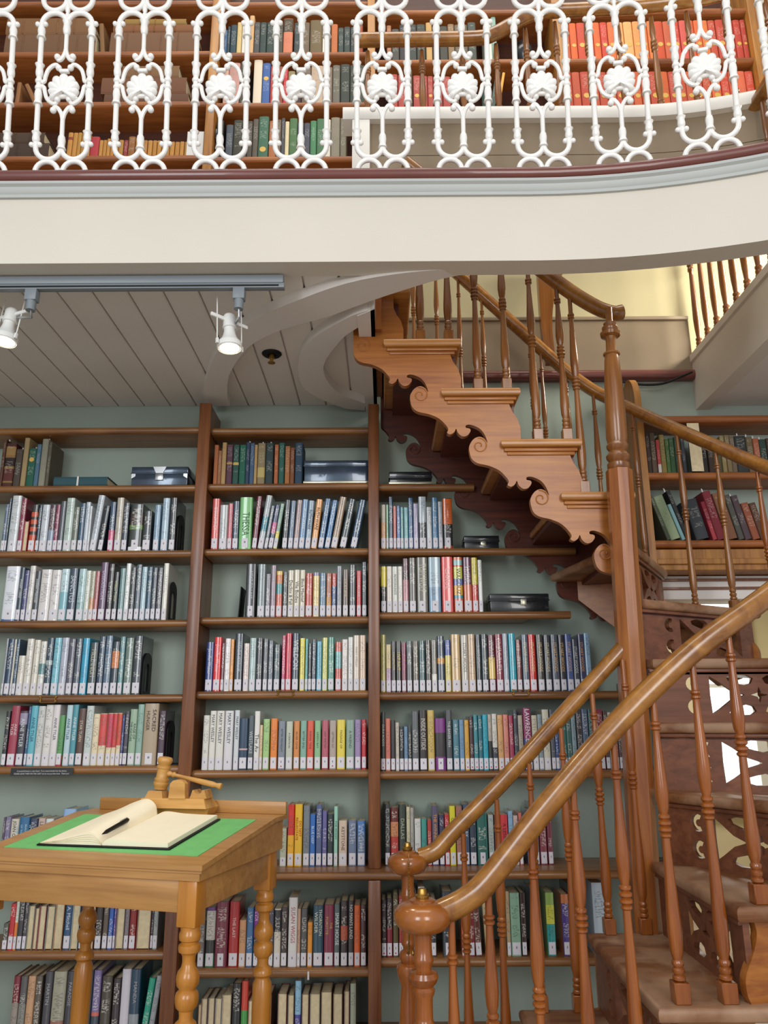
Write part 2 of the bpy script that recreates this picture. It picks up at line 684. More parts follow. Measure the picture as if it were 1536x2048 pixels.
# right hand gallery along the stair well
mb = MB()
mb.box(1.56, 3.4, 2.05, WALL_Y, 2.94, Z_GAL)
struct(mb.build('gallery_floor_right', M_['soffit'], flat=True))
mb = MB()
mb.sweep([(1.545, 2.02, 0), (1.545, WALL_Y, 0)], [(.03, 2.92), (-.02, 2.92), (-.02, 3.155), (-.028, 3.165), (-.028, 3.20), (.05, 3.20), (.05, 2.92)][::-1], up=(0, 0, 1))
struct(mb.build('trim_9', M_['cream']))

# raised landing parapet behind the iron railing
yp = lambda x: 2.75 if x < 1.0 else 2.75 - .25 * (x - 1.0) ** 2
pp = [(-.06, 2.75, 0)] + [(.9 + .1 * i, yp(.9 + .1 * i), 0) for i in range(14)]
mb = MB()
for z0, z1 in ((3.46, 3.612), (3.615, 3.77), (3.773, 3.936)):
    mb.sweep(pp, [(0, z0), (0, z1), (-.04, z1), (-.04, z0)], up=(0, 0, 1))
struct(mb.build('wall_landing', M_['taupe']))
mb = MB()
pc = [(-.165, 2.75, 0)] + pp[1:]
mb.sweep(pc, [(.03, 3.932), (.035, 3.94), (.035, 3.985), (.03, 3.993), (-.07, 3.993), (-.07, 3.932)], up=(0, 0, 1))
mb.box(-.125, -.05, 2.72, 2.80, Z_GAL, 3.932, .004)
struct(mb.build('trim_10', M_['capw']))

# ------------------------------------------------------------------ bookcases
ROWS = {'left': (2.757, 2.480, 2.180, 1.874, 1.562, 1.278), 'middle': (2.751, 2.484, 2.184, 1.884, 1.573, 1.258),
        'right': (None, 2.478, 2.181, 1.901, 1.565, 1.250)}
LOWS = {'left': (.612, .286), 'middle': (.549, .286), 'right': (.581, .286)}
BAYS = {'left': (-2.30, -.838), 'middle': (-.788, -.068), 'right': (-.022, 1.16)}
LEDGE = .905


def shelf_mb(mb, x0, x1, yf, z, t=.032, yb=WALL_Y):
    r = t / 2
    prof = [(yf + r - r * math.sin(R(a)), z + r * math.cos(R(a))) for a in range(0, 181, 30)]
    prof = [(yb, z + r)] + prof + [(yb, z - r)]
    return mb.prism(prof, x0, x1, lambda a, b, d: (d, a, b))


bc = thing('bookcase', 'wide built-in oak bookcase of three bays against the sage green back wall below the gallery', 'bookcase', (-.8, 3.4, 0))
for x0, x1, z1 in ((-2.355, -2.30, 2.88), (-.840, -.786, 2.875), (-.070, -.021, 2.865)):
    mb = MB()
    mb.box(x0 + .006, x1 - .006, 3.29, WALL_Y, .0, z1, .002, 1)
    mb.box(x0, x1, 3.268, 3.292, LEDGE, z1, .005)
    mb.box(x0, x1, 3.212, 3.30, 0, LEDGE - .03, .005)
    mb.build('upright', M_['post'], bc)
mb = MB()
prof = [(3.31, 0), (WALL_Y, 0), (WALL_Y, 2.90)] + [(3.405 + .095 * math.cos(R(a)), 2.90 + .13 * math.sin(R(a))) for a in range(0, 181, 15)] + [(3.31, 2.9)]
mb.prism(prof, 1.165, 1.195, lambda a, b, d: (d, a, b))
mb.build('upright', M_['uppost'], bc)
for bay, zs in ROWS.items():
    x0, x1 = BAYS[bay]
    for i, z in enumerate(zs):
        if z is None:
            continue
        mb = MB()
        if bay == 'right' and i in (1, 2, 3):
            xe, xn = ((.405, .20), (.84, .42), (.80, .62))[i - 1]
            shelf_mb(mb, x0, xn, SHELF_Y, z)
            shelf_mb(mb, xn, xe, SHELF_Y, z, yb=3.335)
        else:
            shelf_mb(mb, x0, x1 if bay != 'right' else 1.163, SHELF_Y, z)
        mb.build('shelf', M_['shelf'], bc)
    for z in LOWS[bay]:
        mb = MB()
        shelf_mb(mb, x0, x1, LOW_Y, z)
        mb.build('shelf', M_['shelf'], bc)
mb = MB()
shelf_mb(mb, -2.30, 1.163, 3.205, LEDGE - .015, .030)
mb.build('ledge', M_['shelf'], bc)
mb = MB()
mb.box(-2.30, 1.163, 3.25, 3.27, 0, .268)
mb.build('plinth', M_['post'], bc)

rb = thing('bookcase', 'oak wall bookcase above the doorway, behind the winding stair rail', 'bookcase', (1.7, 3.4, 2.0))
mb = MB()
mb.box(1.197, 2.32, 3.33, WALL_Y, 2.095, 2.19, .003, 1)
mb.box(1.197, 2.32, 3.318, 3.335, 2.12, 2.145, .003, 1)
mb.build('lower_rail', M_['uppost'], rb)
for z in (2.214, 2.530, 2.805):
    mb = MB()
    shelf_mb(mb, 1.197, 2.279, 3.32, z, .035)
    mb.build('shelf', M_['upshelf'], rb)
mb = MB()
mb.box(2.28, 2.33, 3.30, WALL_Y, 2.06, 2.9, .003)
mb.build('upright', M_['uppost'], rb)

# gallery bookcases
ub = thing('bookcase', 'tall oak bookcase holding old volumes behind the white iron railing on the gallery', 'bookcase', (-.5, 3.4, Z_GAL))
UP = (3.90, 4.222, 4.553, 4.875, 5.212)
for x0, x1 in ((-3.1, -3.05), (-.905, -.86), (-.072, -.032)):
    mb = MB()
    mb.box(x0, x1, 3.285, WALL_Y, Z_GAL, 5.6, .004)
    mb.build('upright', M_['uppost'], ub)
for x0, x1, dz in ((-3.05, -.905, .012), (-.86, -.072, 0)):
    for z in UP:
        mb = MB()
        shelf_mb(mb, x0, x1, SHELF_Y, z + dz, .034)
        mb.build('shelf', M_['upshelf'], ub)
    mb = MB()
    mb.box(x0, x1, WALL_Y - .012, WALL_Y, Z_GAL, 5.6)
    mb.build('back_panel', M_['upback'], ub)
ub2 = thing('bookcase', 'oak bookcase of red and cloth-bound volumes above the stair well parapet', 'bookcase', (1.0, 3.4, 4.1))
for x0, x1 in ((.915, .96), (1.965, 2.01)):
    mb = MB()
    mb.box(x0, x1, 3.285, WALL_Y, 4.12, 5.6, .004)
    mb.build('upright', M_['uppost'], ub2)
for x0, x1 in ((-.030, .915), (.96, 1.965)):
    for z in (4.20, 4.515, 4.822, 5.15):
        mb = MB()
        shelf_mb(mb, x0, x1, SHELF_Y, z, .034)
        mb.build('shelf', M_['upshelf'], ub2)
    mb = MB()
    mb.box(x0, x1, WALL_Y - .012, WALL_Y, 4.12, 5.6)
    mb.build('back_panel', M_['upback'], ub2)


# ------------------------------------------------------------------ staircase
RISE, NY = .208, 2.65
nx = lambda z: .835 + (z - 1.7) * .025
CX = .845
st = thing('winding_staircase', 'carved cherry-wood winding staircase with turned balusters rising round a central newel post', 'staircase', (CX, NY, 0))
NOSE = {1: -.02, 2: .20, 3: .42, 4: .64, 11: .918, 12: .738, 13: .520, 14: .302, 15: .083}
ZT = lambda k: RISE * k if k < 11 else 2.274 + .207 * (k - 11)
Rr = lambda th: .64 + .045 * max(0, min(1, (th + 90) / 180))     # outer radius of the winders
YOUT, YFAR = NY - .64, 3.355


def rounded_tread(poly, z, name='tread', t=.034, mat='tread'):
    mb = MB()
    mb.ngon_prism(poly, z - t, z)
    es = [e for e in mb.bm.edges if len(e.link_faces) == 2 and abs(e.verts[0].co.z - e.verts[1].co.z) < 1e-5]
    bmesh.ops.bevel(mb.bm, geom=es, offset=.013, segments=3, affect='EDGES', profile=.5, clamp_overlap=True)
    return mb.build(name, M_[mat], st)


# carved string: outline of one step in scaled photo units
LOWC = [(578, 930), (590, 975), (625, 1003), (690, 1018), (750, 1045), (790, 1085), (803, 1110), (795, 1128), (815, 1138), (838, 1125), (850, 1105), (860, 1130),
        (885, 1150), (915, 1145), (935, 1120), (930, 1105), (908, 1100), (910, 1085), (940, 1083), (990, 1105), (1020, 1145), (1033, 1190), (1015, 1165), (985, 1153), (950, 1168), (925, 1205)]
UPC = [(845, 862), (1128, 862), (1130, 945), (1145, 985), (1175, 1030), (1190, 1085), (1187, 1165)]
sc_ = lambda p: ((p[0] - 578) / 345, (p[1] - 930) / 305)
LOWC = [sc_(p) for p in LOWC]
UPC = [sc_(p) for p in UPC]
RUN = .218


def low_pts(k, run=RUN):
    a = smooth(LOWC + [(1, 1)], 3)[:-1]
    return a


def spiral(mb, f, cx, cz, r0, turns=1.35, rad=.0028, a0=0, sgn=1):
    n = 22
    pts = []
    for i in range(n + 1):
        q = i / n
        a = R(a0 + sgn * 360 * turns * q)
        r = r0 * (1 - .80 * q)
        pts.append(f(cx + r * math.cos(a), cz + r * math.sin(a)))
    mb.tube(pts, rad, 6)


def upper_string(y0, y1, name, xmax, xmin=-.5, mat='stair'):
    pts, done = [], False
    for k in (14, 13, 12, 11, 10, 9):
        xk = .738 - RUN * (k - 12) - .418
        zk = 2.274 + .207 * (k - 11) - .041
        for p in low_pts(k):
            x, z = xk + p[0] * RUN, zk - p[1] * RISE
            if x > xmax:
                done = True
            if done:
                break
            pts.append((x, z))
    top = []
    for k in (15, 14, 13, 12, 11):
        xk = .738 - RUN * (k - 12) - .39
        zk = 2.274 + .207 * (k - 11) - .0546
        for p in UPC:
            x, z = xk + p[0] * RUN, zk - p[1] * RISE
            if k == 15 and p[0] < 1.55:
                continue
            if x < xmax:
                top.append((x, z))
    pts = [(top[0][0] - .12, 3.115)] + [(top[0][0], 3.115)] + top + [(xmax, top[-1][1])] + [(xmax, pts[-1][1])] + pts[::-1] + [(-.115, 2.98)]
    pts = [(max(a, xmin), b) for a, b in pts]
    pts = [p for i, p in enumerate(pts) if (Vector(p) - Vector(pts[i - 1])).length > 1e-5]
    mb = MB()
    mb.prism(pts, y0, y1, lambda a, b, d: (a, d, b))
    o = mb.build(name, M_[mat], st)
    for k in (14, 13, 12, 11, 10):
        xk = .738 - RUN * (k - 12) - .418
        zk = 2.274 + .207 * (k - 11) - .041
        mb = MB()
        cx, cz = xk + .175 * RUN, zk + .019
        if xmin < cx - .03 and cx + .03 < xmax + .02:
            spiral(mb, lambda a, b: (a, y0 - .0005, b), cx, cz, .032, a0=100, sgn=-1)
            mb.build('scroll_carving', M_[mat], o)
    return o


upper_string(2.718, 2.745, 'string', .835)
upper_string(3.342, 3.366, 'string', 1.02, -.012, 'stairshade')  # far string: its shade is painted as a darker wood

for k in range(1, 16):
    z = ZT(k)
    if k <= 4:
        x = NOSE[k]
        p = [(x - .022, YOUT - .022), (x + .29, YOUT - .022), (x + .29, YOUT + .06), (x + .235, YOUT + .10), (x + .235, NY - .012), (x - .022, NY - .012)]
        rounded_tread(p, z)
    elif k <= 10:
        a0 = -90 + 30 * (k - 5)
        a1 = a0 + 36
        d = Vector((math.cos(R(a0)), math.sin(R(a0))))
        n_ = Vector((d.y, -d.x)) * .022
        c = Vector((CX, NY))
        Ro = lambda a: Rr(a) + (.022 if k < 10 else .004)
        q0 = c + d * .055 + n_
        q1 = c + d * Ro(a0) + n_
        arcp = [tuple(c + Vector((math.cos(R(a)), math.sin(R(a)))) * Ro(a)) for a in (a0 + 8, a0 + 16, a0 + 24, a0 + 32, a1 + 4)]
        e = Vector((math.cos(R(a1)), math.sin(R(a1))))
        rounded_tread([tuple(q0), tuple(q1)] + arcp + [tuple(c + e * .05)], z)
        if k >= 7:
            mb = MB()
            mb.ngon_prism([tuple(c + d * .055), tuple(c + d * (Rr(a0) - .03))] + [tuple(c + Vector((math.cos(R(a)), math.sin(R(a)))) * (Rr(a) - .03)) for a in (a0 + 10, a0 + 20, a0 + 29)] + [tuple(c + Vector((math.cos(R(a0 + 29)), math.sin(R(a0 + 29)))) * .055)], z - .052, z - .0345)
            mb.build('soffit_shade_board', M_['stairshade'], st)  # dark board added to paint the shade under the winders
    elif k <= 14:
        x = NOSE[k]
        xl = x - .30 if k > 11 else x - .27
        rounded_tread([(x + .0, 2.695), (x, 3.335), (xl, 3.335), (xl, 2.695)], z, mat='nosing')
        mb = MB()
        for q, (da, db) in enumerate(((.012, .014), (.022, .024))):
            zz = z - .048 - .014 * q
            mb.box(xl + da, x - db, 2.708 + .004 * q, 2.748, zz, zz + .014, .004)
        mb.build('cove_moulding', M_['stair'], st)
# landing edge of the top step
mb = MB()
mb.box(-.045, .11, 2.69, 3.335, 3.088, Z_GAL, .010, 3)
mb.build('landing_nosing', M_['nosing'], st)
mb = MB()
mb.box(-.04, -.005, 2.69, 3.34, 2.93, 3.088)
mb.build('landing_apron', M_['stairz'], st)


# risers with pierced carving
def petal_hole(cx, cy, L, W, ang):
    pts = []
    for i in range(13):
        t = i / 12
        pts.append((L * t, W * math.sin(math.pi * t) ** .8))
    pts += [(a, -b) for a, b in pts[::-1][1:-1]]
    c, s = math.cos(R(ang)), math.sin(R(ang))
    return [(cx + a * c - b * s, cy + a * s + b * c) for a, b in pts]


def pierced(w, h):
    out = [[(0, 0), (w, 0), (w, h), (0, h)]]
    cx, cy = w * .60, h * .5
    sx, sy = w / .56, h / .17
    holes = []
    # star between the four lobes in the middle
    star = []
    for i in range(8):
        r = (.026 if i % 2 == 0 else .009)
        a = R(90 + 45 * i)
        star.append((cx + r * math.cos(a) * sx, cy + r * math.sin(a) * sy))
    holes.append(star)
    # lens shaped openings above and below
    for s in (1, -1):
        for q in (1, -1):
            holes.append([(cx + q * a * sx, cy + s * b * sy) for a, b in ((.014, .052), (.03, .062), (.07, .064), (.098, .056), (.092, .044), (.066, .036), (.042, .030), (.022, .036))])
    # spear openings left and right
    for q in (1, -1):
        holes.append([(cx + q * a * sx, cy + b * sy) for a, b in ((.045, 0), (.085, .014), (.125, .044), (.150, .060), (.152, 0), (.150, -.060), (.125, -.044), (.085, -.014))])
        # scrolls at the ends
        for s in (1, -1):
            c0 = (cx + q * .198 * sx, cy + s * .036 * sy)
            arcp = [(c0[0] + q * .026 * sx * math.cos(R(a)), c0[1] + .024 * sy * math.sin(R(a))) for a in range(-120, 121, 24)]
            arci = [(c0[0] + q * .010 * sx * math.cos(R(a)) - q * .004 * sx, c0[1] + .010 * sy * math.sin(R(a))) for a in range(-110, 111, 22)]
            holes.append(arcp + arci[::-1])
    ok = []
    for hl in holes:
        if all(.012 < a < w - .012 and .008 < b < h - .008 for a, b in hl):
            ok.append(hl)
    return out + ok


for k in range(2, 16):
    z0, z1 = ZT(k - 1), ZT(k) - .032
    h = z1 - z0
    if k <= 4:
        org, d, w = Vector((NOSE[k] + .006, NY - .03, z0)), Vector((0, -1, 0)), .585
    elif k <= 10:
        a0 = -90 + 30 * (k - 5)
        d = Vector((math.cos(R(a0)), math.sin(R(a0)), 0))
        org = Vector((CX, NY, z0)) + d * .045
        w = Rr(a0) - .055
        nn = Vector((-d.y, d.x, 0)) * .008
        org += nn
    else:
        org, d, w = Vector((NOSE[k] - .028, 2.746, z0)), Vector((0, 1, 0)), .582
    me = plate_mesh(pierced(w, h) if k <= 10 else [[(0, 0), (w, 0), (w, h), (0, h)]], .016)
    up = Vector((0, 0, 1))
    nrm = d.cross(up)
    M = Matrix((d, up, nrm)).transposed().to_4x4()
    M.translation = org
    mb = MB().mesh(me, M)
    bpy.data.meshes.remove(me)
    mb.build('riser', M_['riser' if k <= 10 else 'stairshade'], st)  # upper risers take the wood colour with shade painted in
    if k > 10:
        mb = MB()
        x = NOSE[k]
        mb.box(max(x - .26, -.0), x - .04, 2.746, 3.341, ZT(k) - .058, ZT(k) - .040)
        mb.build('soffit_shade_board', M_['stairshade'], st)  # dark board added to paint the shade under the upper flight
    if k <= 10:
        mb = MB()
        mb.box(.0, w, h - .014, h - .002, .006, .018, .003, M=M)
        mb.build('riser_moulding', M_['riser'], st)


# outer strings under the lower flight and the winders: one carved board per step
def outer_string(p0, p1, k):
    """p0: outer end of this nosing, p1: of the next; board hangs under tread k"""
    z = RISE * k
    L = (Vector(p1) - Vector(p0)).length
    d = (Vector(p1) - Vector(p0)).normalized()
    s = L
    lowp = [(p[0], p[1]) for p in low_pts(k)]
    # mirrored: the flight rises along +d; photo pattern falls along +x
    pts = []
    for a, b in lowp:
        pts.append((.39 / RUN * s - a * s - s * .78, z - .0546 - b * RISE))
    right = pts[0][0]
    poly = [(max(-.0, a), b) for a, b in pts]
    top = [(s, z - .02), (s, z - .02)]
    poly = [tuple(p) for p in smooth([(.028, z - .034), (.032, z - .065), (.016, z - .105), (-.010, z - .150), (-.012, z - .185), (-.004, z - RISE)], 5)] + [(s * .2, z - RISE - .05), (s * .45, z - RISE - .075), (s * .6, z - RISE * .9 - .05), (s * .8, z - RISE * .85), (s * 1.0, z - RISE * .55), (s, z - .034)]
    mb = MB()
    mb.prism(poly, 0, .022, lambda a, b, dd: (p0[0] + d.x * a - d.y * dd, p0[1] + d.y * a + d.x * dd, b))
    return mb.build('string', M_['stair'], st)


ends = {k: (NOSE[k], YOUT) for k in range(1, 5)}
for k in range(5, 11):
    a = -90 + 30 * (k - 5)
    ends[k] = (CX + Rr(a) * math.cos(R(a)), NY + Rr(a) * math.sin(R(a)))
ends[11] = (CX, NY + Rr(90))
for k in range(1, 11):
    outer_string(ends[k], ends[k + 1], k)
# inner string board of the lower flight
mb = MB()
poly = [(-.06, 0)]
for k in range(1, 5):
    poly += [(NOSE[k], RISE * (k - 1)), (NOSE[k], RISE * k - .034)]
poly += [(.79, RISE * 4 - .034), (.79, RISE * 3.2), (.30, 0)]
mb.prism(poly, NY - .028, NY - .006, lambda a, b, d: (a, d, b))
mb.build('string', M_['stair'], st)

# central newel: octagonal shaft, turned top
mb = MB()
sh = []
for z in (.0, 1.0, 1.7, 2.335):
    sh.append((nx(z), z))
c8 = [(.047 * math.cos(R(a + 22.5)), .047 * math.sin(R(a + 22.5))) for a in range(0, 360, 45)]
mb.sweep([(x, NY, z) for x, z in sh], c8, up=(0, 1, 0))
mb.build('newel_post', M_['stairz'], st)
mb = MB()
prof = [(.034, 2.335), (.040, 2.345), (.040, 2.36), (.032, 2.368), (.041, 2.380), (.043, 2.39), (.034, 2.402), (.030, 2.410), (.038, 2.42), (.040, 2.43), (.034, 2.44), (.0385, 2.46), (.037, 2.56), (.0325, 2.68), (.028, 2.77), (.025, 2.79), (.031, 2.794), (.031, 2.80),
        (.020, 2.804), (.0185, 2.85), (.021, 2.866), (.036, 2.872), (.038, 2.884), (.026, 2.892), (.030, 2.90), (.030, 2.908), (.020, 2.914), (.024, 2.924), (.013, 2.932), (.013, 2.99)]
mb.lathe([(r, z - 2.335) for r, z in prof], seg=18, M=Matrix.Translation((nx(2.335), NY, 2.335)) @ Matrix.Rotation(R(1.4), 4, 'Y'))
mb.build('newel_top', M_['balu'], st)

# handrails
OVAL = [(.031 * math.cos(R(a)) * (1.0), .027 * math.sin(R(a)) + (.004 if math.sin(R(a)) > 0 else 0)) for a in range(0, 360, 24)]
near = [(.128, YOUT + .01, 1.024), (.19, YOUT + .01, 1.052), (.25, YOUT + .01, 1.10), (.406, YOUT + .01, 1.272), (.61, YOUT + .01, 1.478), (.80, YOUT + .01, 1.638)]
HZ = lambda th: interp(th, (-90, 20, 77, 95), (1.672, 2.43, 2.925, 3.08))
for th in range(-80, 81, 8):
    r_ = Rr(th) - .01
    near.append((CX + r_ * math.cos(R(th)), NY + r_ * math.sin(R(th)), HZ(th)))
near += [(.851, 3.318, 3.05), (.673, 3.318, 3.236), (.457, 3.318, 3.464), (.20, 3.318, 3.73), (.0, 3.318, 3.92)]
NEAR = smooth(near, 5)
mb = MB()
mb.sweep(NEAR, OVAL, up=(0, 0, 1))
mb.build('handrail', M_['rail'], st)
innr = smooth([(.108, NY, 1.045), (.16, NY, 1.065), (.222, NY, 1.125), (.372, NY, 1.262), (.546, NY, 1.435), (.812, NY, 1.70)], 6)
mb = MB()
mb.sweep(innr, [(a * .92, b * .92) for a, b in OVAL], up=(0, 0, 1))
mb.build('handrail', M_['rail'], st)
upn = smooth([(.940, 2.715, 3.008), (.90, 2.715, 3.004), (.825, 2.728, 3.048), (.69, 2.735, 3.16), (.45, 2.735, 3.39), (.10, 2.735, 3.72)], 6)
mb = MB()
mb.sweep(upn, OVAL, up=(0, 0, 1))
mb.build('handrail', M_['rail'], st)

# bottom newels with their turned knobs
for (x, y, zk, s, zb) in ((.086, YOUT + .01, 1.022, 1.0, .208), (.068, NY, 1.033, .94, .208)):
    mb = MB()
    kn = [(.012, -.040), (.032, -.038), (.055, -.029), (.066, -.014), (.069, .0), (.067, .010), (.058, .021), (.046, .027), (.030, .030), (.030, .034), (.022, .037), (.0, .037)]
    mb.lathe([(r * s, z * s) for r, z in kn], (x, y, zk), 24)
    mb.build('knob', M_['knob'], st)
    mb = MB()
    mb.lathe([(.015, .036), (.017, .040), (.017, .044), (.012, .046), (.0115, .052), (.009, .058), (.0, .060)], (x, y, zk), 14)
    fin = mb.build('finial', M_['brass'], st)
    mb = MB()
    H = zk - .036 - zb
    pr = [(.032, 0), (.032, .10), (.037, .105), (.040, .12), (.036, .135), (.025, .145), (.034, .165), (.036, .30), (.031, .40), (.026, .44), (.038, .468), (.041, .482), (.038, .494), (.025, .500), (.029, .508), (.031, .518), (.028, .527), (.018, .533), (.0185, .54), (.0236, .546), (.0236, .553), (.0205, .558),
          (.0205, .562), (.0205, .600), (.0255, .610), (.0265, .616), (.022, .622), (.031, .631), (.0355, .641), (.031, .651), (.019, .655), (.020, .665), (.0245, .672), (.0245, .678), (.0215, .684), (.0205, .705), (.022, .73)]
    sc = H / .73
    mb.lathe([(r * s, zb + z * sc) for r, z in pr], (x, y, 0), 20)
    mb.build('newel_post', M_['bal'], st)


def baluster(x, y, z0, z1, mat='bal', s=1.0, lean=None):
    H = z1 - z0
    blk = .045
    q = [(.009, 0), (.0135, .004), (.0135, .010), (.0095, .014), (.013, .019), (.013, .026), (.009, .030), (.0125, .035), (.0125, .041), (.0095, .046)]
    prof = [(r * s, blk + a) for r, a in q]
    h1 = H - blk - .046
    sh = [(.0140, .03), (.0155, .09), (.0150, .14), (.0125, .24), (.0098, .36), (.0088, .43)]
    prof += [(r * s, blk + .046 + h1 * a) for r, a in sh]
    m0 = blk + .046 + h1 * .445
    prof += [(r * s, m0 + a) for r, a in ((.0085, 0), (.0125, .004), (.0125, .009), (.0085, .012), (.0145, .017), (.0145, .023), (.009, .027), (.0145, .032), (.0145, .038), (.009, .042), (.013, .047), (.013, .052), (.009, .056))]
    m1 = m0 + .056
    h2 = H - m1
    prof += [(r * s, m1 + h2 * a) for r, a in ((.0125, .05), (.0150, .16), (.0145, .24), (.0115, .42), (.0085, .62), (.0078, .70))]
    m2 = m1 + h2 * .715
    prof += [(r * s, m2 + a) for r, a in ((.008, 0), (.012, .003), (.012, .008), (.008, .011), (.012, .015), (.012, .020), (.008, .023))]
    prof += [(.0075 * s, max(H, m2 + .03))]
    mb = MB()
    b = .0165 * s
    mb.box(x - b, x + b, y - b, y + b, z0, z0 + blk, .002, 1)
    mb.lathe(prof, (x, y, z0), 12)
    return mb.build('baluster', M_[mat], st)


def rail_z(path, x, y):
    return min(((Vector((p[0], p[1])) - Vector((x, y))).length, p[2]) for p in dense(path))[1] - .024


_dc = {}


def dense(path):
    k = id(path)
    if k not in _dc:
        o = []
        for a, b in zip(path, path[1:]):
            a, b = Vector(a), Vector(b)
            o += [a.lerp(b, i / 8) for i in range(8)]
        _dc[k] = o + [Vector(path[-1])]
    return _dc[k]


for k in (2, 3, 4):
    for dx in (.045, .155):
        x = NOSE[k] + dx
        baluster(x, YOUT + .015, RISE * k, rail_z(NEAR, x, YOUT + .01), s=1.12)
        baluster(x, NY - .035, RISE * k, rail_z(innr, x, NY), s=1.05)
baluster(.155, YOUT + .015, RISE, rail_z(NEAR, .155, YOUT + .01), s=1.12)
for k in range(5, 11):
    for da in (5, 19):
        th = -90 + 30 * (k - 5) + da
        r_ = Rr(th) - .02
        x, y = CX + r_ * math.cos(R(th)), NY + r_ * math.sin(R(th))
        baluster(x, y, RISE * k, HZ(th) - .024, s=1.1 if th < 0 else 1.0, mat='bal' if th < 20 else 'balu')
for k in (11, 12, 13, 14):
    for dx in (.045, .155):
        x = NOSE[k] - dx - (.02 if k == 11 else 0)
        if not (k == 11 and dx < .05):
            baluster(x, 2.735, ZT(k), rail_z(upn, x, 2.735), mat='balu', s=1.1)
        baluster(x, 3.31, ZT(k), rail_z(NEAR, x, 3.318), mat='balu', s=.85)
baluster(.03, 2.735, Z_GAL, rail_z(upn, .10, 2.735), mat='balu')

# chain between the two bottom newels
mb = MB()
c0, c1 = Vector((.070, NY - .072, 1.045)), Vector((.052, YOUT + .07, .93))
n = 84
pts = []
for i in range(n + 1):
    t = i / n
    p = c0.lerp(c1, t)
    p.z -= .16 * 4 * t * (1 - t) * .55
    pts.append(p)
for i in range(n):
    a, b = pts[i], pts[i + 1]
    d = (b - a)
    q = d.to_track_quat('X', 'Z').to_matrix().to_4x4()
    rot = Matrix.Rotation(R(90 * (i % 2)), 4, 'X')
    M = Matrix.Translation((a + b) / 2) @ q @ rot
    L = d.length * .80
    link = [M @ Vector((L * math.cos(R(t)), .0030 * math.sin(R(t)), 0)) for t in range(0, 360, 60)]
    mb.tube(link, .0011, 4, closed=True)
mb.tube([tuple(c0 + Vector((0, .052, .037))), tuple(c0 + Vector((0, .026, .030))), tuple(c0 + Vector((0, .006, .012))), tuple(c0)], .0012, 6)
mb.ball(c1 + Vector((.012, -.02, 0)), .006)
tag(mb.build('brass_chain', M_['brass']), 'thin brass chain hanging between the two knobbed newel posts at the stair foot', 'chain')

# ------------------------------------------------------------------ white iron railing
U, W = .00057, .00052
zc_ = lambda c: (1155 - c) * U
TR = .0093


def bud(mb, x, z0, z1, up=True, s=1.0):
    """bell shaped bud round a bar"""
    pr = [(.0085, 0), (.012, .12), (.0135, .35), (.0115, .7), (.0145, .86), (.0165, .95), (.0085, 1.0)]
    h = z1 - z0
    if up:
        prof = [(r * s, z0 + a * h) for r, a in pr]
    else:
        prof = [(r * s, z1 - a * h) for r, a in pr][::-1]
    mb.lathe(prof, (x, 0, 0), 12)


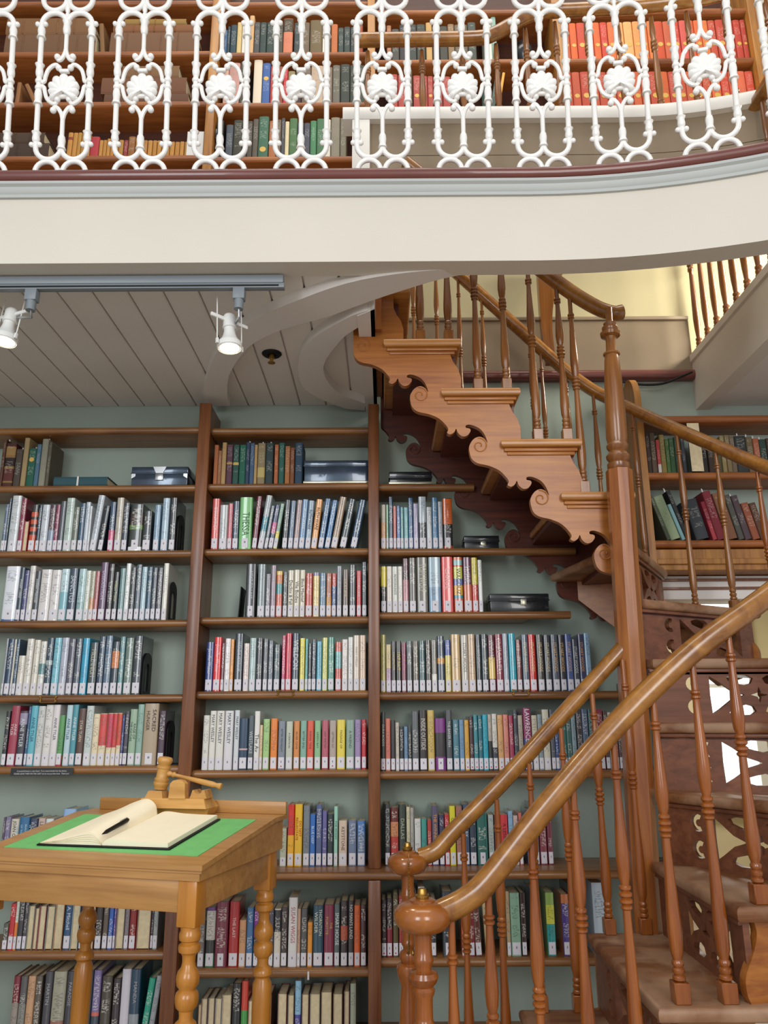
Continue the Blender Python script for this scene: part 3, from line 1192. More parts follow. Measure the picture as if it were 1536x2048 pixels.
def panel_parts(parent):
    P = []
    xb = .089
    vx = lambda pts: [(a, 0, b) for a, b in pts]
    rr = xb / 2
    zU, zA = zc_(1060) + rr, zc_(165)
    for s in (-1, 1):
        mb = MB()
        path = arc(s * rr, zU, rr, 180 if s > 0 else 0, 270, 8) if False else None
        u = [(s * rr + s * rr * math.cos(R(a)), zU + rr * math.sin(R(a))) for a in range(180, 361, 15)]
        a_ = [(s * rr + s * rr * math.cos(R(a)), zA + rr * math.sin(R(a))) for a in range(0, 181, 15)]
        mb.tube(vx(u + a_), TR, 10)
        z = zc_(965)
        for q in (-1, 1):
            mb.ball((s * xb + q * .0135, -.002, z), .0095)
            mb.ball((s * xb + q * .0135, -.002, zA), .0095)
        bud(mb, s * xb, zc_(950), zc_(880), True)
        bud(mb, s * xb, zc_(260), zc_(180), False)
        bud(mb, s * xb, zc_(520), zc_(430), True)
        bud(mb, s * xb, zc_(705), zc_(600), False)
        for c in (545, 590):
            mb.ball((s * xb, 0, zc_(c)), .0135, sc=(1, 1, .85))
        P.append(mb.build('side_bar', M_['iron'], parent, (0, 0, 0)))
    # centre stems with their curls
    mb = MB()
    mb.tube(vx([(0, zc_(95)), (0, zc_(240)), (0, zc_(340))]), .0075, 10)
    bud(mb, 0, zc_(235), zc_(140), True)
    for s in (-1, 1):
        mb.tube(vx(smooth([(0, zc_(335)), (s * .004, zc_(365)), (s * .014, zc_(398)), (s * .024, zc_(405)), (s * .028, zc_(390))], 4)), .0075, 8)
        mb.ball((s * .027, -.003, zc_(388)), .0115)
    P.append(mb.build('top_stem', M_['iron'], parent, (0, 0, 0)))
    mb = MB()
    mb.tube(vx([(0, zc_(1020)), (0, zc_(900)), (0, zc_(790))]), .0080, 10)
    bud(mb, 0, zc_(1000), zc_(905), False)
    for s in (-1, 1):
        mb.tube(vx(smooth([(0, zc_(805)), (s * .006, zc_(760)), (s * .020, zc_(722)), (s * .031, zc_(722)), (s * .034, zc_(740))], 4)), .0075, 8)
        mb.ball((s * .033, -.003, zc_(742)), .0115)
    P.append(mb.build('bottom_stem', M_['iron'], parent, (0, 0, 0)))
    # four C scrolls round the shell
    mb = MB()
    zm = zc_(566)
    for s in (-1, 1):
        for q in (-1, 1):
            pts = [(s * (.021), zm + q * .058), (s * .028, zm + q * .073), (s * .043, zm + q * .070), (s * .059, zm + q * .053), (s * .067, zm + q * .028), (s * .070, zm + q * .012), (s * .080, zm + q * .006)]
            mb.tube(vx(smooth(pts, 4)), .0072, 8)
            mb.ball((s * .021, -.003, zm + q * .060), .0112)
    P.append(mb.build('scroll_ring', M_['iron'], parent, (0, 0, 0)))
    # scallop shell
    mb = MB()
    nr, na = 8, 54
    hinge = (0, zm - .038)
    rows = []
    for j in range(na + 1):
        a = -38 + 256 * j / na
        lobe = abs(math.sin(R((a + 38) / 256 * 180 * 9)))
        Rmax = (.050 + .022 * max(0, math.sin(R(a)))) * (.90 + .10 * lobe ** .6)
        row = []
        for i in range(nr + 1):
            t = i / nr
            r = Rmax * t
            y = -.006 - .016 * math.sin(math.pi * min(1, t * .55 + .35)) * (1 if t < 1 else .15) - .004 * lobe * t
            row.append(mb.bm.verts.new((hinge[0] + r * math.cos(R(a)), y, hinge[1] + r * math.sin(R(a)))))
        rows.append(row)
    for A, B in zip(rows, rows[1:]):
        for i in range(nr):
            if i == 0:
                mb.bm.faces.new((A[0], A[1], B[1]))
            else:
                mb.bm.faces.new((A[i], A[i + 1], B[i + 1], B[i]))
    ext = bmesh.ops.extrude_face_region(mb.bm, geom=mb.bm.faces[:])
    for v in [g for g in ext['geom'] if isinstance(g, bmesh.types.BMVert)]:
        v.co.y = .004
    mb.tube(vx(smooth([(-.048, zm - .058), (-.03, zm - .050), (0, zm - .046), (.03, zm - .050), (.048, zm - .058)], 4)), .009, 8)
    mb.box(-.017, .017, -.012, .004, zm + .040, zm + .052, .003)
    P.append(mb.build('shell', M_['iron'], parent, (0, 0, 0), angle=60))
    # rings at foot and head
    mb = MB()
    for s in (-1, 1):
        mb.tube(vx(arc(s * .0475, .006, .040, 0, 330, 22)), TR, 10, closed=False)
    P.append(mb.build('foot_ring', M_['iron'], parent, (0, 0, 0)))
    mb = MB()
    zt = zA + rr + .052
    for s in (-1, 1):
        mb.tube(vx(arc(s * .0455, zt, .042, 0, 345, 23)), TR, 10, closed=True)
        mb.ball((s * .030, -.002, zt + .012), .010)
    mb.lathe([(.002, zA + .038), (.0085, zA + .050), (.0095, zA + .075), (.006, zA + .095), (.006, zt + .02)], (0, 0, 0), 10)
    P.append(mb.build('head_ring', M_['iron'], parent, (0, 0, 0)))
    return P


cents = [-1.665, -1.39, -1.112, -.838, -.562, -.281, .003, .284, .561, .832, 1.112, 1.385]
which = ['', 'at the left frame edge', 'before the leftmost pile of large brown volumes', 'before the brown pile left of the oak upright',
         'just right of the oak upright', 'before the green books', 'over the white parapet post',
         '', 'just right of the dark vase', 'before the first red volumes', 'where the gallery edge curves', 'at the right frame edge']
which[7] = 'between white parapet post and dark vase'
first = None
for i, cx in enumerate(cents):
    if i == 0:
        continue
    y = yc(cx) + .012
    slope = -.4 * max(0, cx - .5)
    rz = math.atan(slope)
    lab = 'white iron railing panel with shell, ' + which[i]
    if first is None:
        first = thing('railing_panel', lab, 'railing panel', (0, 0, 0), 0, 'white iron railing panels on the gallery edge')
        panel_parts(first)
        o = first
    else:
        o = copy_tree(first)
        o['label'] = lab
    o.location = (cx, y, 3.297)
    o.rotation_euler = (R(8), 0, rz)
mb = MB()
hp = [(p[0], p[1] - .10, 3.297 + .755) for p in fpath if p[0] > -2.0]
mb.sweep([(-2.0, 2.15, 4.052)] + hp, [(.03, -.012), (.03, .012), (-.03, .012), (-.03, -.012)], up=(0, 0, 1))
tag(mb.build('gallery_handrail', M_['iron']), 'white top rail of the iron gallery railing, along the curved gallery edge', 'handrail')


# ------------------------------------------------------------------ wooden balustrades of the upper level
def small_baluster(parent, x, y, z0, H, s=1.0, mat='balu', name='baluster'):
    pr = [(.016, 0), (.016, .06), (.011, .065), (.0145, .075), (.0145, .09), (.010, .095), (.0145, .105), (.0145, .115), (.010, .12), (.014, .20), (.0155, .27), (.0135, .40), (.0095, .60), (.009, .63), (.0135, .64), (.0135, .66), (.009, .67), (.0145, .68), (.0145, .70), (.009, .71), (.0135, .72), (.0135, .74), (.010, .76), (.013, .82), (.010, .95), (.009, 1.0)]
    mb = MB()
    mb.lathe([(r * s, z0 + a * H) for r, a in pr], (x, y, 0), 10)
    return mb.build(name, M_[mat], parent)


lb = thing('wooden_balustrade', 'turned oak balustrade with curved handrail standing on the white parapet curb, behind the iron railing', 'balustrade', (.6, 2.73, 3.993))
lr = smooth([(-.12, 2.73, 4.355), (.15, 2.73, 4.357), (.42, 2.73, 4.362), (.50, 2.73, 4.385), (.58, 2.73, 4.435), (.70, 2.73, 4.50), (.90, 2.73, 4.515), (1.2, yp(1.2) - .02, 4.525), (1.5, yp(1.5) - .02, 4.53), (1.9, yp(1.9) - .02, 4.54)], 5)
mb = MB()
mb.sweep(lr, [(a, b) for a, b in OVAL], up=(0, 0, 1))
mb.build('handrail', M_['rail'], lb)
for x in (-.06, .18, .36, .51, .645, .78, .92, 1.06, 1.21, 1.36, 1.51, 1.67):
    y = yp(x) + .02
    z1 = rail_z(lr, x, y) + .004
    small_baluster(lb, x, y, 3.993, z1 - 3.993, 1.05)
rbx = thing('wooden_balustrade', 'row of turned brown balusters on the cream edge of the right-hand gallery', 'balustrade', (1.56, 2.9, 3.2))
for i in range(12):
    small_baluster(rbx, 1.565, 3.46 - .105 * i, 3.20, .72, 1.1)
mb = MB()
mb.sweep([(1.565, 2.22, 3.94), (1.565, 3.495, 3.94)], OVAL, up=(0, 0, 1))
mb.build('handrail', M_['rail'], rbx)
# bracket of the flight above, seen through the stair well
mb = MB()
pb = smooth([(.775, 3.68), (.775, 3.36), (.79, 3.13)], 5)
pb = [tuple(p) for p in pb] + [tuple(p) for p in smooth([(.835, 3.13), (.83, 3.34), (.86, 3.52), (.93, 3.68)], 5)]
mb.prism(pb, 3.40, 3.44, lambda a, b, d: (a, d, b))
tag(mb.build('curved_bracket', M_['balu']), 'curved brown wooden bracket on the cream wall behind the upper handrail', 'bracket')
# cable along the wall
mb = MB()
cb = smooth([(1.10, 3.462, 3.02), (1.13, 3.455, 3.045), (1.17, 3.455, 3.05), (1.26, 3.455, 3.035), (1.36, 3.455, 3.04), (1.45, 3.455, 3.075), (1.51, 3.455, 3.10)], 5)
mb.tube(cb, .006, 6)
tag(mb.build('black_cable', M_['dark']), 'black cable clipped along the wall under the gallery edge, above the right bookcase', 'cable')


# ------------------------------------------------------------------ books
rnd = random.Random(7)
NAMED = {'white': 'eeeeec', 'cream': 'e0d6b8', 'grey': '92979c', 'charcoal': '3a3d42', 'black': '1e2024', 'red': 'c8302f', 'crimson': 'a02a40', 'maroon': '6a2536', 'pink': 'd77f88', 'orange': 'e07a30', 'tan': 'c49a68', 'brown': '6a452e', 'beige': 'c0ad96',
         'yellow': 'e3cf3a', 'olive': '74704a', 'green': '5f9a58', 'pale-green': 'a6cfa0', 'dark-green': '2a4a3c', 'teal': '2f8f96', 'turquoise': '6fbccb', 'pale-blue': 'a9c8dc', 'blue': '3f72b0', 'navy': '2a3f66', 'slate': '566676', 'steel-blue': '6f8fae', 'purple': '6a3f7c', 'mauve': '9b8aa6', 'silver': 'b9bec4', 'plum': '57374a'}


def cname(h):
    c = [int(h[i:i + 2], 16) for i in (0, 2, 4)]
    best = min(NAMED, key=lambda k: sum(w * (a - int(NAMED[k][i:i + 2], 16)) ** 2 for w, a, i in zip((3, 4, 2), c, (0, 2, 4))))
    return best


ORD = 'zeroth first second third fourth fifth sixth seventh eighth ninth tenth eleventh twelfth thirteenth fourteenth fifteenth sixteenth seventeenth eighteenth nineteenth twentieth'.split()


def ordw(n):
    if n <= 20:
        return ORD[n]
    return {2: 'twenty', 3: 'thirty', 4: 'forty'}[n // 10] + ('-' + ORD[n % 10] if n % 10 else '') if n % 10 else {3: 'thirtieth', 4: 'fortieth'}[n // 10]


def colour(bm, faces, c, ink=None, a=0.0):
    lc = bm.loops.layers.float_color['col']
    li = bm.loops.layers.float_color['ink']
    ic = (*(ink or (0, 0, 0)), a)
    for f in faces:
        for l in f.loops:
            l[lc] = (*c, 1)
            l[li] = ic


def shell_bm():
    bm = bmesh.new()
    bm.loops.layers.float_color.new('col')
    bm.loops.layers.float_color.new('ink')
    bm.loops.layers.uv.new('UVMap')
    return bm


def grid_strip(bm, prof, zs, cols, inks, v0):
    """vertical strip (spine): prof = [(x, y)], split at heights zs"""
    uvl = bm.loops.layers.uv['UVMap']
    rows = [[bm.verts.new((x, y, z)) for x, y in prof] for z in zs]
    n = len(prof) - 1
    for r in range(len(zs) - 1):
        for i in range(n):
            f = bm.faces.new((rows[r][i], rows[r][i + 1], rows[r + 1][i + 1], rows[r + 1][i]))
            f.smooth = True
            colour(bm, [f], cols[r], *inks[r])
            for l, (uu, vv) in zip(f.loops, ((i / n, zs[r]), ((i + 1) / n, zs[r]), ((i + 1) / n, zs[r + 1]), (i / n, zs[r + 1]))):
                l[uvl].uv = (uu, vv + v0)


def boxf(bm, x0, x1, y0, y1, z0, z1, c):
    v = [bm.verts.new((x, y, z)) for x in (x0, x1) for y in (y0, y1) for z in (z0, z1)]
    fs = [bm.faces.new([v[i] for i in q]) for q in ((0, 1, 3, 2), (4, 6, 7, 5), (0, 4, 5, 1), (2, 3, 7, 6), (0, 2, 6, 4), (1, 5, 7, 3))]
    colour(bm, fs, c)


def book_parts(b, origin=None):
    """b: dict(w,h,d,col,...) -> list of (part, bmesh, material); spine at y=0 facing -y, x 0..w, z 0..h"""
    w, h, d = b['w'], b['h'], b['d']
    c = lin(b['col'])
    lum = .3 * c[0] + .6 * c[1] + .1 * c[2]
    parts = []
    t = min(.0028, w * .14)
    bm = shell_bm()
    bulge = min(.006, w * .22) if not b.get('R') else 0
    boxf(bm, 0, t, bulge if not b.get('R') else 0, d, 0, h, c)
    boxf(bm, w - t, w, bulge if not b.get('R') else 0, d, 0, h, c)
    ink = lin(b['ink']) if b.get('ink') else ((.85, .82, .74) if lum < .22 else (.05, .05, .06))
    if b.get('R'):
        boxf(bm, 0, w, d - t, d, 0, h, c)
    else:
        n = 8
        prof = [(w * (1 - math.cos(math.pi * i / n)) / 2, bulge * (1 - math.sin(math.pi * i / n) ** .7)) for i in range(n + 1)]
        bands = b.get('bands') or [(1.0, b['col'])]
        inked = 0.0 if (b.get('text') or b.get('plain')) else b.get('inka', .8)
        zs = sorted({0.0, .30, .93, 1.0} | {q for q, _ in bands})
        cols, inks = [], []
        for a, e in zip(zs, zs[1:]):
            mid = (a + e) / 2
            cc = next(lin(x) for q, x in bands if mid <= q + 1e-6)
            cols.append(cc)
            l2 = .3 * cc[0] + .6 * cc[1] + .1 * cc[2]
            ik = ink if b.get('ink') else ((.85, .82, .74) if l2 < .22 else (.06, .06, .07))
            inks.append((ik, inked if .30 <= mid <= .93 else 0.0))
        grid_strip(bm, prof, [q * h for q in zs], cols, inks, rnd.random() * 50)
        # closed back of the spine board
        v = [bm.verts.new(p) for p in ((0, bulge + .001, 0), (w, bulge + .001, 0), (w, bulge + .001, h), (0, bulge + .001, h))]
        colour(bm, [bm.faces.new(v)], c)
        for zz in (0, h):
            v = [bm.verts.new((x, y, zz)) for x, y in prof]
            colour(bm, [bm.faces.new(v)], c)
    parts.append(('cover', bm, b.get('mat', 'cover')))
    bm = bmesh.new()
    y0, y1 = (.004, d - t) if b.get('R') else (bulge + .002, d - .004)
    mbp = MB()
    mbp.bm = bm
    mbp.box(t, w - t, y0, y1, .003, h - .004)
    parts.append(('pages', bm, 'pages'))
    if b.get('lab', 1) and not b.get('R'):
        # paper sticker wrapped round the foot of the spine
        bm = bmesh.new()
        n = 6
        e = .10 if w > .018 else .04
        if w > .04:
            e = .26
        xs = [e + (1 - 2 * e) * i / n for i in range(n + 1)]
        def yb(q):
            return bulge * (1 - math.sin(math.acos(max(-1, min(1, 1 - 2 * q)))) ** .7) - .0005
        z0, z1 = (.005, .048) if h > .15 else (.004, .034)
        A = [bm.verts.new((q * w, yb(q), z0)) for q in xs]
        B = [bm.verts.new((q * w, yb(q), z1)) for q in xs]
        for i in range(n):
            bm.faces.new((A[i], A[i + 1], B[i + 1], B[i])).smooth = True
        parts.append(('spine_label', bm, 'sticker'))
        k = MB()
        k.box(w * .44, w * .56, -.0012, -.0002, (z0 + z1) * .5 + .000, (z0 + z1) * .5 + .008)
        parts.append(('label_print', k.bm, 'ink'))
        if b.get('dot'):
            k = MB()
            k.lathe([(.0026, 0), (.0026, .001)], seg=8, M=Matrix.Translation((w * .5, -.0002, z0 + .008)) @ Matrix.Rotation(R(90), 4, 'X'))
            parts.append(('red_dot', k.bm, 'dot'))
    if b.get('text'):
        body, hexc, size, zc = b['text']
        lines = body.split('/')
        k = MB()
        for i, ln in enumerate(lines):
            sz = w * size / len(lines) * 1.1
            me = text_mesh(ln, sz, .0004)
            L = max((v.co.x for v in me.vertices), default=0) - min((v.co.x for v in me.vertices), default=0)
            avail = h * (.52 if zc > .5 else .45)
            f = min(1.0, avail / max(L, 1e-5))
            if f > .999 and L < avail * .6 and len(ln) > 3:
                f = min(1.25, avail * .7 / L)
            off = (len(lines) - 1) / 2 - i
            M = Matrix(((0, 1, 0, w * .5 + off * w * .42), (0, 0, -1, -.0006), (-1, 0, 0, zc * h), (0, 0, 0, 1)))
            k.mesh(me, M @ Matrix.Diagonal((f, min(f, 1.1) if f > 1 else 1, 1, 1)))
            bpy.data.meshes.remove(me)
        parts.append(('spine_title', k.bm, ('t', hexc)))
    if b.get('orn'):
        # gilt ornament on a cloth spine
        k = MB()
        for (zz, r) in b['orn']:
            k.lathe([(w * r, 0), (w * r, .0008)], seg=14, M=Matrix.Translation((w * .5, -.0001, zz * h)) @ Matrix.Rotation(R(90), 4, 'X'))
        parts.append(('gilt_stamp', k.bm, ('t', b.get('ornc', 'd2a850'))))
    if b.get('slip'):
        k = MB()
        x = w * .5
        hh = b['slip']
        k.prism([(x - .006, h - .03), (x + .006, h - .03), (x + .004, h + hh), (x - .001, h + hh * 1.2)], d * .25, d * .25 + .0006, lambda a, bb, dd: (a, dd, bb))
        parts.append(('paper_slip', k.bm, 'card'))
    return parts


_tm = {}


def title_mat(h):
    if h not in _tm:
        _tm[h] = paint('title_print', h, .45, .4, .01)
    return _tm[h]


def mat_of(k):
    return title_mat(k[1]) if isinstance(k, tuple) else M_[k]


def emit_book(b, M, name, label, cat, group):
    root = None
    for pname, bm, mk in book_parts(b):
        if pname in ('pages', 'label_print', 'red_dot', 'spine_title', 'gilt_stamp', 'paper_slip'):
            bmesh.ops.recalc_face_normals(bm, faces=bm.faces)
        me = bpy.data.meshes.new(pname)
        bm.to_mesh(me)
        bm.free()
        me.materials.append(mat_of(mk))
        if root is None:
            root = bpy.data.objects.new(name, None)
            root.empty_display_size = .03
            COL.objects.link(root)
            root.matrix_world = M
            tag(root, label, cat, group)
        o = bpy.data.objects.new(pname, me)
        COL.objects.link(o)
        o.parent = root
        if pname in ('label_print', 'red_dot'):
            # printed on the sticker
            o.parent = sticker
        if pname == 'spine_label':
            sticker = o
    return root


STUFF = {}


def stuff_book(b, M):
    for pname, bm, mk in book_parts(b):
        bm.transform(M)
        if mk not in STUFF:
            STUFF[mk] = shell_bm()
        me = bpy.data.meshes.new('x')
        bm.to_mesh(me)
        STUFF[mk].from_mesh(me)
        bpy.data.meshes.remove(me)
        bm.free()


def flush_stuff(name, label, cat):
    mats = []
    tot = shell_bm()
    for mk, bm in STUFF.items():
        me = bpy.data.meshes.new('x')
        for f in bm.faces:
            f.material_index = len(mats)
        bm.to_mesh(me)
        tot.from_mesh(me)
        bpy.data.meshes.remove(me)
        bm.free()
        mats.append(mat_of(mk))
    me = bpy.data.meshes.new(name)
    tot.to_mesh(me)
    tot.free()
    for x in mats:
        me.materials.append(x)
    o = put(name, me)
    tag(o, label, cat, None, 'stuff')
    STUFF.clear()


def parse(rows_txt):
    out = []
    for ln in rows_txt.strip().split('\n'):
        tk = ln.split()
        if not tk:
            continue
        b = dict(x0=float(tk[0]), x1=float(tk[1]), top=float(tk[2]), col=tk[3])
        for o in tk[4:]:
            if o == 'R':
                b['R'] = 1
            elif o == 'N':
                b['lab'] = 0
            elif o == 'P':
                b['plain'] = 1
            elif o == 'D':
                b['dot'] = 1
            elif o[0] == 't':
                b['tilt'] = float(o[1:])
            elif o[0] == 'k':
                b['ink'] = o[1:]
            elif o[0] == 'c':           # bands from the foot up: c<hex>@<upto>
                hx, fr = o[1:].split('@')
                b.setdefault('bands', []).append((float(fr), hx))
            elif o[0] == 'T':
                q = o[1:].split('|')
                b['text'] = (q[0].replace('_', ' '), q[1], float(q[2]) if len(q) > 2 else .62, float(q[3]) if len(q) > 3 else .60)
            elif o[0] == 'O':
                b['orn'] = [(float(o[1:]), .32)]
            elif o[0] == 's':
                b['slip'] = float(o[1:])
        if b.get('bands'):
            b['bands'] = sorted(b['bands']) + [(1.0, b['col'])]
        out.append(b)
    return out


QUEUE = []
ENDS = {}
LIMS = {'left bay': (-2.29, -.835), 'middle bay': (-.787, -.072), 'right bay': (-.018, 1.11), 'left of the oak': (-3.04, -.91), 'right of the oak': (-.853, -.076), 'dark vase': (-.026, .91), 'parapet curb': (-.026, .91), 'red volumes': (.966, 1.96), 'above the doorway': (1.182, 2.27), 'writing desk': (-2.29, -.835)}


def row(txt, crop, scale, base, z, yf, phrase, vis=1.0, mat='cover', lab=1, name='library_book', cat='book', dmin=.125, dmax=.160, low=False, inka=.42):
    """crop: photo position of the catalogue view, scale its zoom, base its shelf line"""
    bs = parse(txt)
    prev = -9
    lims = next((v for k_, v in LIMS.items() if k_ in phrase), None)
    for i, b in enumerate(bs):
        px0, px1 = crop[0] + b['x0'] / scale, crop[0] + b['x1'] / scale
        pyb, pyt = crop[1] + base / scale, crop[1] + b['top'] / scale
        x0, x1 = on_y(px0, pyb, yf).x, on_y(px1, pyb, yf).x
        # keep the drawn height above the drawn base
        h = on_y(px0, pyt, yf).z - (z if low else on_y(px0, pyb, yf).z)
        tl = R(b.get('tilt', 0))
        x0 = max(x0, prev + .0008)
        w = max(.008, (x1 - x0) * math.cos(tl))
        prev = x0 + w / math.cos(tl)
        if lims and (x0 < lims[0] or prev > lims[1]):
            if x0 < lims[0] and prev > lims[0] + .012:
                w -= lims[0] - x0
                x0 = lims[0]
            elif prev > lims[1] and x0 < lims[1] - .012:
                w = lims[1] - x0
            else:
                prev = max(prev, lims[0]) if x0 < lims[0] else prev
                continue
        if tl < 0:
            pass
        b['w'], b['h'] = w, h / max(.9, math.cos(tl))
        b['d'] = min(dmax, max(dmin, b['h'] * .66)) - rnd.random() * .012
        b.setdefault('mat', mat)
        if not lab:
            b['lab'] = 0
        b['inka'] = inka
        zz = z + .0006 + (w * math.sin(tl) if tl > 0 else 0)
        M = Matrix.Translation((x0, yf + rnd.random() * .004, z + .0006))
        if tl:
            if tl > 0:       # leans right about its lower right corner
                M = Matrix.Translation((x0 + w / math.cos(tl), yf + rnd.random() * .004, z + .0006)) @ Matrix.Rotation(tl, 4, 'Y') @ Matrix.Translation((-w, 0, 0))
            else:
                M = M @ Matrix.Rotation(tl, 4, 'Y')
        nb = lambda j: cname(bs[j]['col']) if 0 <= j < len(bs) else None
        word = cname(b['col'])
        size = 'slim' if w < .021 else 'thick' if w > .036 else ''
        what = 'book with pages outward' if b.get('R') else 'book'
        l, r_ = nb(i - 1), nb(i + 1)
        if b.get('R'):
            adj = f'{size} cream-edged {what}'
        else:
            adj = f'{size} {word} {what}'
        lab_ = f'{adj.strip()}, {ordw(i + 1)} from left on {phrase}'
        if l and r_ and not b.get('R') and len(lab_.split()) <= 11:
            lab_ = f'{adj.strip()} between {l} and {r_} ones, {ordw(i + 1)} from left on {phrase}'
        ENDS[phrase] = prev
        QUEUE.append(dict(b=b, M=M, score=w * h * vis, label=lab_, name=name, cat=cat, phrase=phrase))


def flush_books(limit, name, cat, rest_name, rest_label, groupfmt):
    q = [x for x in QUEUE if x['name'] == name]
    order = sorted(q, key=lambda x: -x['score'])
    keep = {id(x) for x in order[:limit]}
    for x in q:
        if id(x) in keep:
            emit_book(x['b'], x['M'], name, x['label'], cat, groupfmt % x['phrase'])
        else:
            stuff_book(x['b'], x['M'])
    if STUFF:
        flush_stuff(rest_name, rest_label, cat)
    QUEUE[:] = [x for x in QUEUE if x['name'] != name]


top = lambda bay, i: ROWS[bay][i] + .016
ltop = lambda bay, i: LOWS[bay][i] + .016
YF = 3.316
A7 = ((0, 950), 3.358)
row('''0 22 190 5a6a85
22 36 150 3d5060
40 102 132 c9cdd0
106 140 150 8a3048
142 174 300 a83236 R
180 225 195 2e2a28 cc4502f@.35 c2e2a28@.42 cc4502f@.52 c2e2a28@.58 cc4502f@.68 c2e2a28@.74 cc4502f@.84 P
228 250 195 22384f
253 303 195 c5cbd3
306 344 195 4d3342 c8a9ab0@.45
347 374 195 8a3a58
376 412 172 4a5058 c4a5058@.55 P
414 468 150 b4c4bc
470 508 212 6d7568
510 545 185 31506e
548 578 178 b8c2cc
562 592 205 d5d8da
594 638 135 b7bfc8 t5
650 684 205 2a3138 t5
714 752 178 2f4a68 cd05a80@.42
758 804 150 b7b0a3
806 845 185 394450
853 943 195 1d2420 ce8ebea@.08 c20281e@.45 c5c7a3a@.55 c3a2320@.80
946 1003 240 2c3236
1020 1060 200 7f9db4
1072 1118 155 a3bccc
1125 1168 152 3a3c40''', *A7, 505, top('left', 2), YF, 'second shelf of left bay')
row('''0 92 612 e2e6ee c3d6fae@.03
94 126 620 2f4150 TWilliam_Trevor|d8d8d8|.6
128 160 640 4a4a7a
162 200 610 d9d5d0
202 240 645 3c444c TSudden_Mischief|d8d8d8|.6
242 314 635 dcd7d4
316 376 638 dedad8
379 432 632 c3dbe2 c7fb4c0@.55
435 490 628 39485a TSANCTUS|c8d0d8|.8
497 548 632 a9c6c9 c8fb0b0@.35
550 582 645 d8dcd0
584 612 648 b9b79f cd09a70@.45
614 642 648 b3696b
648 695 590 6d5470 TDISSOLUTION|d8c8e0|.6
700 738 600 3a3236
741 775 655 1e2226 TWilliam_Trevor|d0d8a0|.62
779 816 630 6d8f8f
820 850 598 e3e6e4
853 887 625 3f4349
890 925 605 596673
929 964 622 a7c3cd
967 1000 622 2f4f66
1003 1035 628 4a4f5a
1038 1072 628 54525e
1076 1110 598 d9d7cc''', *A7, 978, top('left', 3), YF, 'third shelf of left bay')
row('''0 13 1100 9aa0a8
15 54 1103 2a4360
56 68 1105 cfc9b9
70 92 1105 38536b
94 138 1215 d9d2c5
142 188 1103 ddd8ce
192 232 1110 dcd6c9
236 276 1120 e0ddd6 c5f8f90@.58 ce0ddd6@.38
280 324 1097 2f4658 c2f4658@.52 cb8c0c0@.60
328 376 1097 7fc0cf
380 428 1097 b3b7c6
432 474 1105 5f5d6b
478 520 1103 515a66
523 570 1100 2f9fc4
576 630 1130 3f4a4c TMILLENNIUM|c9c3b0|.75
634 676 1090 3a4a60
680 726 1085 5b7288
728 776 1125 2e3945 c2e3945@.5 ce08a52@.82
779 813 1092 5f8c90
816 870 1100 6f8078
875 932 1088 3a4048 cb8a0a0@.0''', *A7, 1480, top('left', 4), YF, 'fourth shelf of left bay')
row('''0 28 1590 2e2c33
33 90 1555 a3384e TANNE/TYLER|e8d0d4|.7
93 146 1590 3c3a47 c3c3a47@.75 c9a90a8@.96 TANNE_TYLER|e0e0e4|.62
150 166 1560 3f5f86
168 214 1555 5fb3c4 TANNE_TYLER|2f5a78|.55
217 264 1558 cfd0cc
266 316 1550 e0dcd7
318 364 1550 e3dcdc TANNE_TYLER|5a5a68|.5
366 404 1620 5a9a5a cc03040@.20
410 450 1552 b9d3da TANNE_TYLER|3a5868|.55
453 490 1550 4f9aa8 TANNE_TYLER|e8f0f0|.65
494 542 1575 5a3f35 TSTAR_TURN|d8c8b0|.5
545 595 1558 c9d2cf
598 640 1612 e8d7b5
642 690 1610 e8d7b5 ce8d7b5@.38 cd84a48@.99
697 732 1608 e8d7b5 ce8d7b5@.34 cd3405a@.99
735 763 1608 e8d7b5 ce8d7b5@.34 cd2393f@.99
766 794 1608 e8d7b5 ce8d7b5@.38 cd8503a@.99
797 812 1620 3f4e86
815 842 1595 4a4553
845 894 1582 9bb59a TRAGE_OF/THE_VULTURE|3f5a48|.75
898 940 1550 8fb3a4
943 1040 1545 b19d83 TSACRED/HUNGER|3a2a22|.6|.72
1048 1092 1595 4d3a4a''', *A7, 1960, top('left', 5), YF, 'fifth shelf of left bay')
row('''-30 0 860 5a4a60
2 84 850 7d7696
88 210 885 cfc9ba TJOAN_OPHIR|4a4640|.5|.7
216 372 855 2f6a96 TIN_THE/BEAUTY/OF_THE/LILIES|b8d8e8|.8|.75
382 500 880 3a4260
512 618 875 c4aea3 TLENA|6a5650|.55|.8
626 745 885 d5dde0
772 880 890 4a3a48
890 1088 735 8fb4dc P''', (0, 1520), 7.68, 1640, LEDGE, 3.33, 'ledge behind the writing desk', .35)
C6 = ((0, 1780), 4.267)
row('''0 44 320 5a5a55
50 96 150 c02c34
98 122 75 d7ddd0 ce08030@.50
125 168 75 3f3d44
172 202 70 4a4850
206 260 165 7a8078 R
263 300 185 80544a R
304 362 165 8a3a48 R
368 434 170 7f8a80 R
438 512 150 b58a68 R
520 584 100 2d557d TA._Mitchell|d8dde8|.6
588 652 150 9aa4a0 R
656 712 110 4f3640
718 784 150 9a6a48 R
790 850 140 3a3436
854 900 150 60544a
905 944 130 2f62b8
948 966 130 6a4a9a
970 1040 165 7a7068 R
1044 1080 140 8a7f86
1086 1145 140 8c2024
1152 1268 150 7a5048 R
1272 1290 150 3a3040
1292 1330 150 9fa6a4''', *C6, 548, ltop('left', 0), 3.262, 'first shelf below ledge, left bay', .6, dmax=.2)
